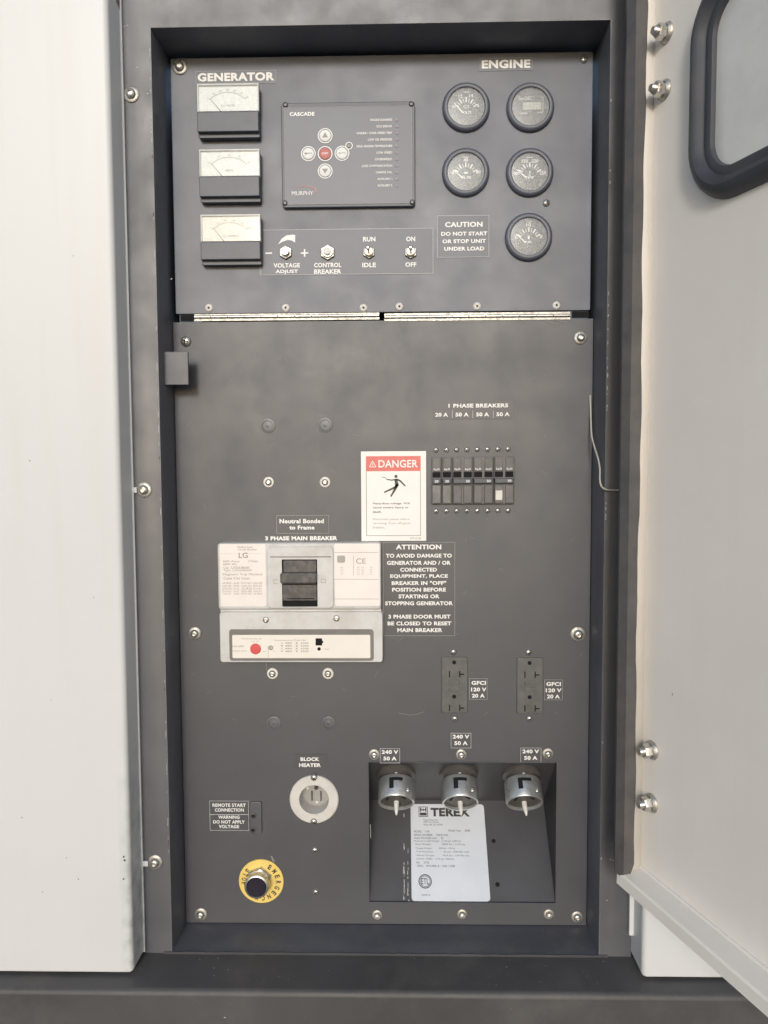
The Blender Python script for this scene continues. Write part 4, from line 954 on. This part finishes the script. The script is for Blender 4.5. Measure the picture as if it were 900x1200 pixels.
# =================================================================== the open door
dd = Vector((.3315, -1, 0)).normalized(); angd = math.atan2(dd.y, dd.x); nn = Vector((-dd.y, dd.x, 0)) # nn = outward (right, away)
FW = .027
lipc = P(724, 1035.5, -.126)                            # lower inner corner of the bottom lip
dor = Vector((lipc.x, lipc.y, 0)) + nn*FW; dor.z = lipc.z+.013
DO = bpy.data.objects.new('access_door', None); C.objects.link(DO); DO.location = dor; DO.rotation_euler = (0, 0, angd)
tag(DO, 'open cream painted access door at the right with a rounded rubber edged window', 'door')
def dxz(px, py, yl=0.0):                                # pixel -> door local x, z at local y = yl
    o2 = dor + nn*yl; d = ray(px, py); t = (o2-CAM).dot(nn)/d.dot(nn); q = CAM+d*t-dor; return q.dot(dd), q.z
print('door', dor, 'win', [tuple(round(v, 3) for v in dxz(*q)) for q in ((806, 130), (838, 232), (820, 0), (837, 130), (900, 203), (855, 207), (770, 100), (757, 1000))])
DW, DH = .60, 1.35
wl, _ = dxz(805.5, 130, -.008); _, wb = dxz(845, 233, -.008)
_, wtop = dxz(826, -28, -.008)
wcx, wcz = wl+.115, (wb+wtop)/2; ww_, wh_ = .23, wtop-wb
Rw = .055
def ringpts(w, h, r, n=10): return rrect(wcx, wcz, w, h, r, n)
hole_ = ringpts(ww_-.016, wh_-.016, Rw-.008)
def outerpt(x, z):                                      # push out to the door rectangle along the ray from the window centre
    dx, dz = x-wcx, z-wcz
    ks = []
    if dx > 0: ks.append((DW-wcx)/dx)
    if dx < 0: ks.append((0-wcx)/dx)
    if dz > 0: ks.append((DH-wcz)/dz)
    if dz < 0: ks.append((0-wcz)/dz)
    k = min(ks); return (wcx+dx*k, wcz+dz*k)
out_ = [outerpt(x, z) for x, z in hole_]
for cxz in ((0, 0), (DW, 0), (DW, DH), (0, DH)):
    i = min(range(len(out_)), key=lambda k: (out_[k][0]-cxz[0])**2+(out_[k][1]-cxz[1])**2); out_[i] = cxz
th = .0035
mb = MB().loft([[(x, 0, z) for x, z in hole_], [(x, 0, z) for x, z in out_], [(x, th, z) for x, z in out_], [(x, th, z) for x, z in hole_], [(x, 0, z) for x, z in hole_]], False, False)
link('door_skin', mb.mesh('door_skin', M['door']), DO)
link('hinge_flange', MB().box(-.001, .0012, -FW, th-.0005, -.002, DH).mesh('hinge_flange', M['door']), DO)
mb = MB(); pr = [(-.0005, 0), (-FW+.002, 0), (-FW, -.002), (-FW-.0005, -.013), (-FW+.0015, -.013), (-FW+.003, -.0025), (-.0005, -.0022)]
mb.loft([[(-.0015, y, z) for y, z in pr], [(DW, y, z) for y, z in pr]])
link('bottom_flange', mb.mesh('bottom_flange', M['door'], False), DO)
mb = MB(); mb.tube([(x, -.0012, .0012) for x in (0, .3, DW)], .0016, 6); link('sealant_bead', mb.mesh('sealant_bead', M['door']), DO)
# gasket: swept lip profile round the window
prof = [(.000, -.0015), (-.002, -.007), (-.006, -.011), (-.011, -.0125), (-.015, -.0105), (-.0175, -.006), (-.019, -.005), (-.023, -.0058), (-.0265, -.0045), (-.028, 0), (-.028, .006), (-.026, .010), (-.010, .012), (-.001, .008), (.000, .004)]
loops = []
for off, y in prof:                                     # off = inset from outer size
    loops.append([(x, y, z) for x, z in ringpts(ww_+2*off, wh_+2*off, max(Rw+off, .006))])
loops.append(loops[0])
mb = MB().loft(loops, False, False); link('window_gasket', mb.mesh('window_gasket', M['gasket']), DO)
g_ = ringpts(ww_-.05, wh_-.05, Rw-.025)
mb = MB().loft([[(x, -.0005, z) for x, z in g_], [(x, .0035, z) for x, z in g_]]); link('window_pane', mb.mesh('window_pane', M['pane']), DO)
# flange nuts on studs
Fn = MB().lathe(0, 0, [(.0098, 0), (.0098, .0010), (.0090, .0022), (.0072, .0040)], 28).mesh('nut_flange', M['steel_d'])
Fh = MB().lathe(0, 0, [(.0074, .0035), (.0074, .0095), (.0064, .0112), (.0046, .0112)], 6).mesh('nut_body', M['steel'])
mbs = MB().lathe(0, 0, [(.0043, .008)]+[(.0043-(.0005 if k % 2 else 0), .011+.0008*k) for k in range(6)]+[(.0034, .0160), (0, .0162)], 18); Fs = mbs.mesh('stud', M['steel'])
for px, py in ((781.5, 38.5), (779, 105.5), (764.5, 879), (764, 941)):
    x, z = dxz(px, py); a = link('flange_nut', Fn, DO, (x, 0, z), None, (0, random.uniform(0, 1), 0)); link('nut_body', Fh, a); link('stud', Fs, a)
# thin scuffs on the door
mb = MB()
for pts_ in ([(788, 812), (788.5, 815)], [(775, 1056), (783, 1056.5)],):
    mb.stroke([dxz(*q) for q in pts_], .0009, .0003)
o_ = link('door_scuffs', mb.mesh('door_scuffs', M['speck'], False), DO); o_['kind'] = 'stuff'
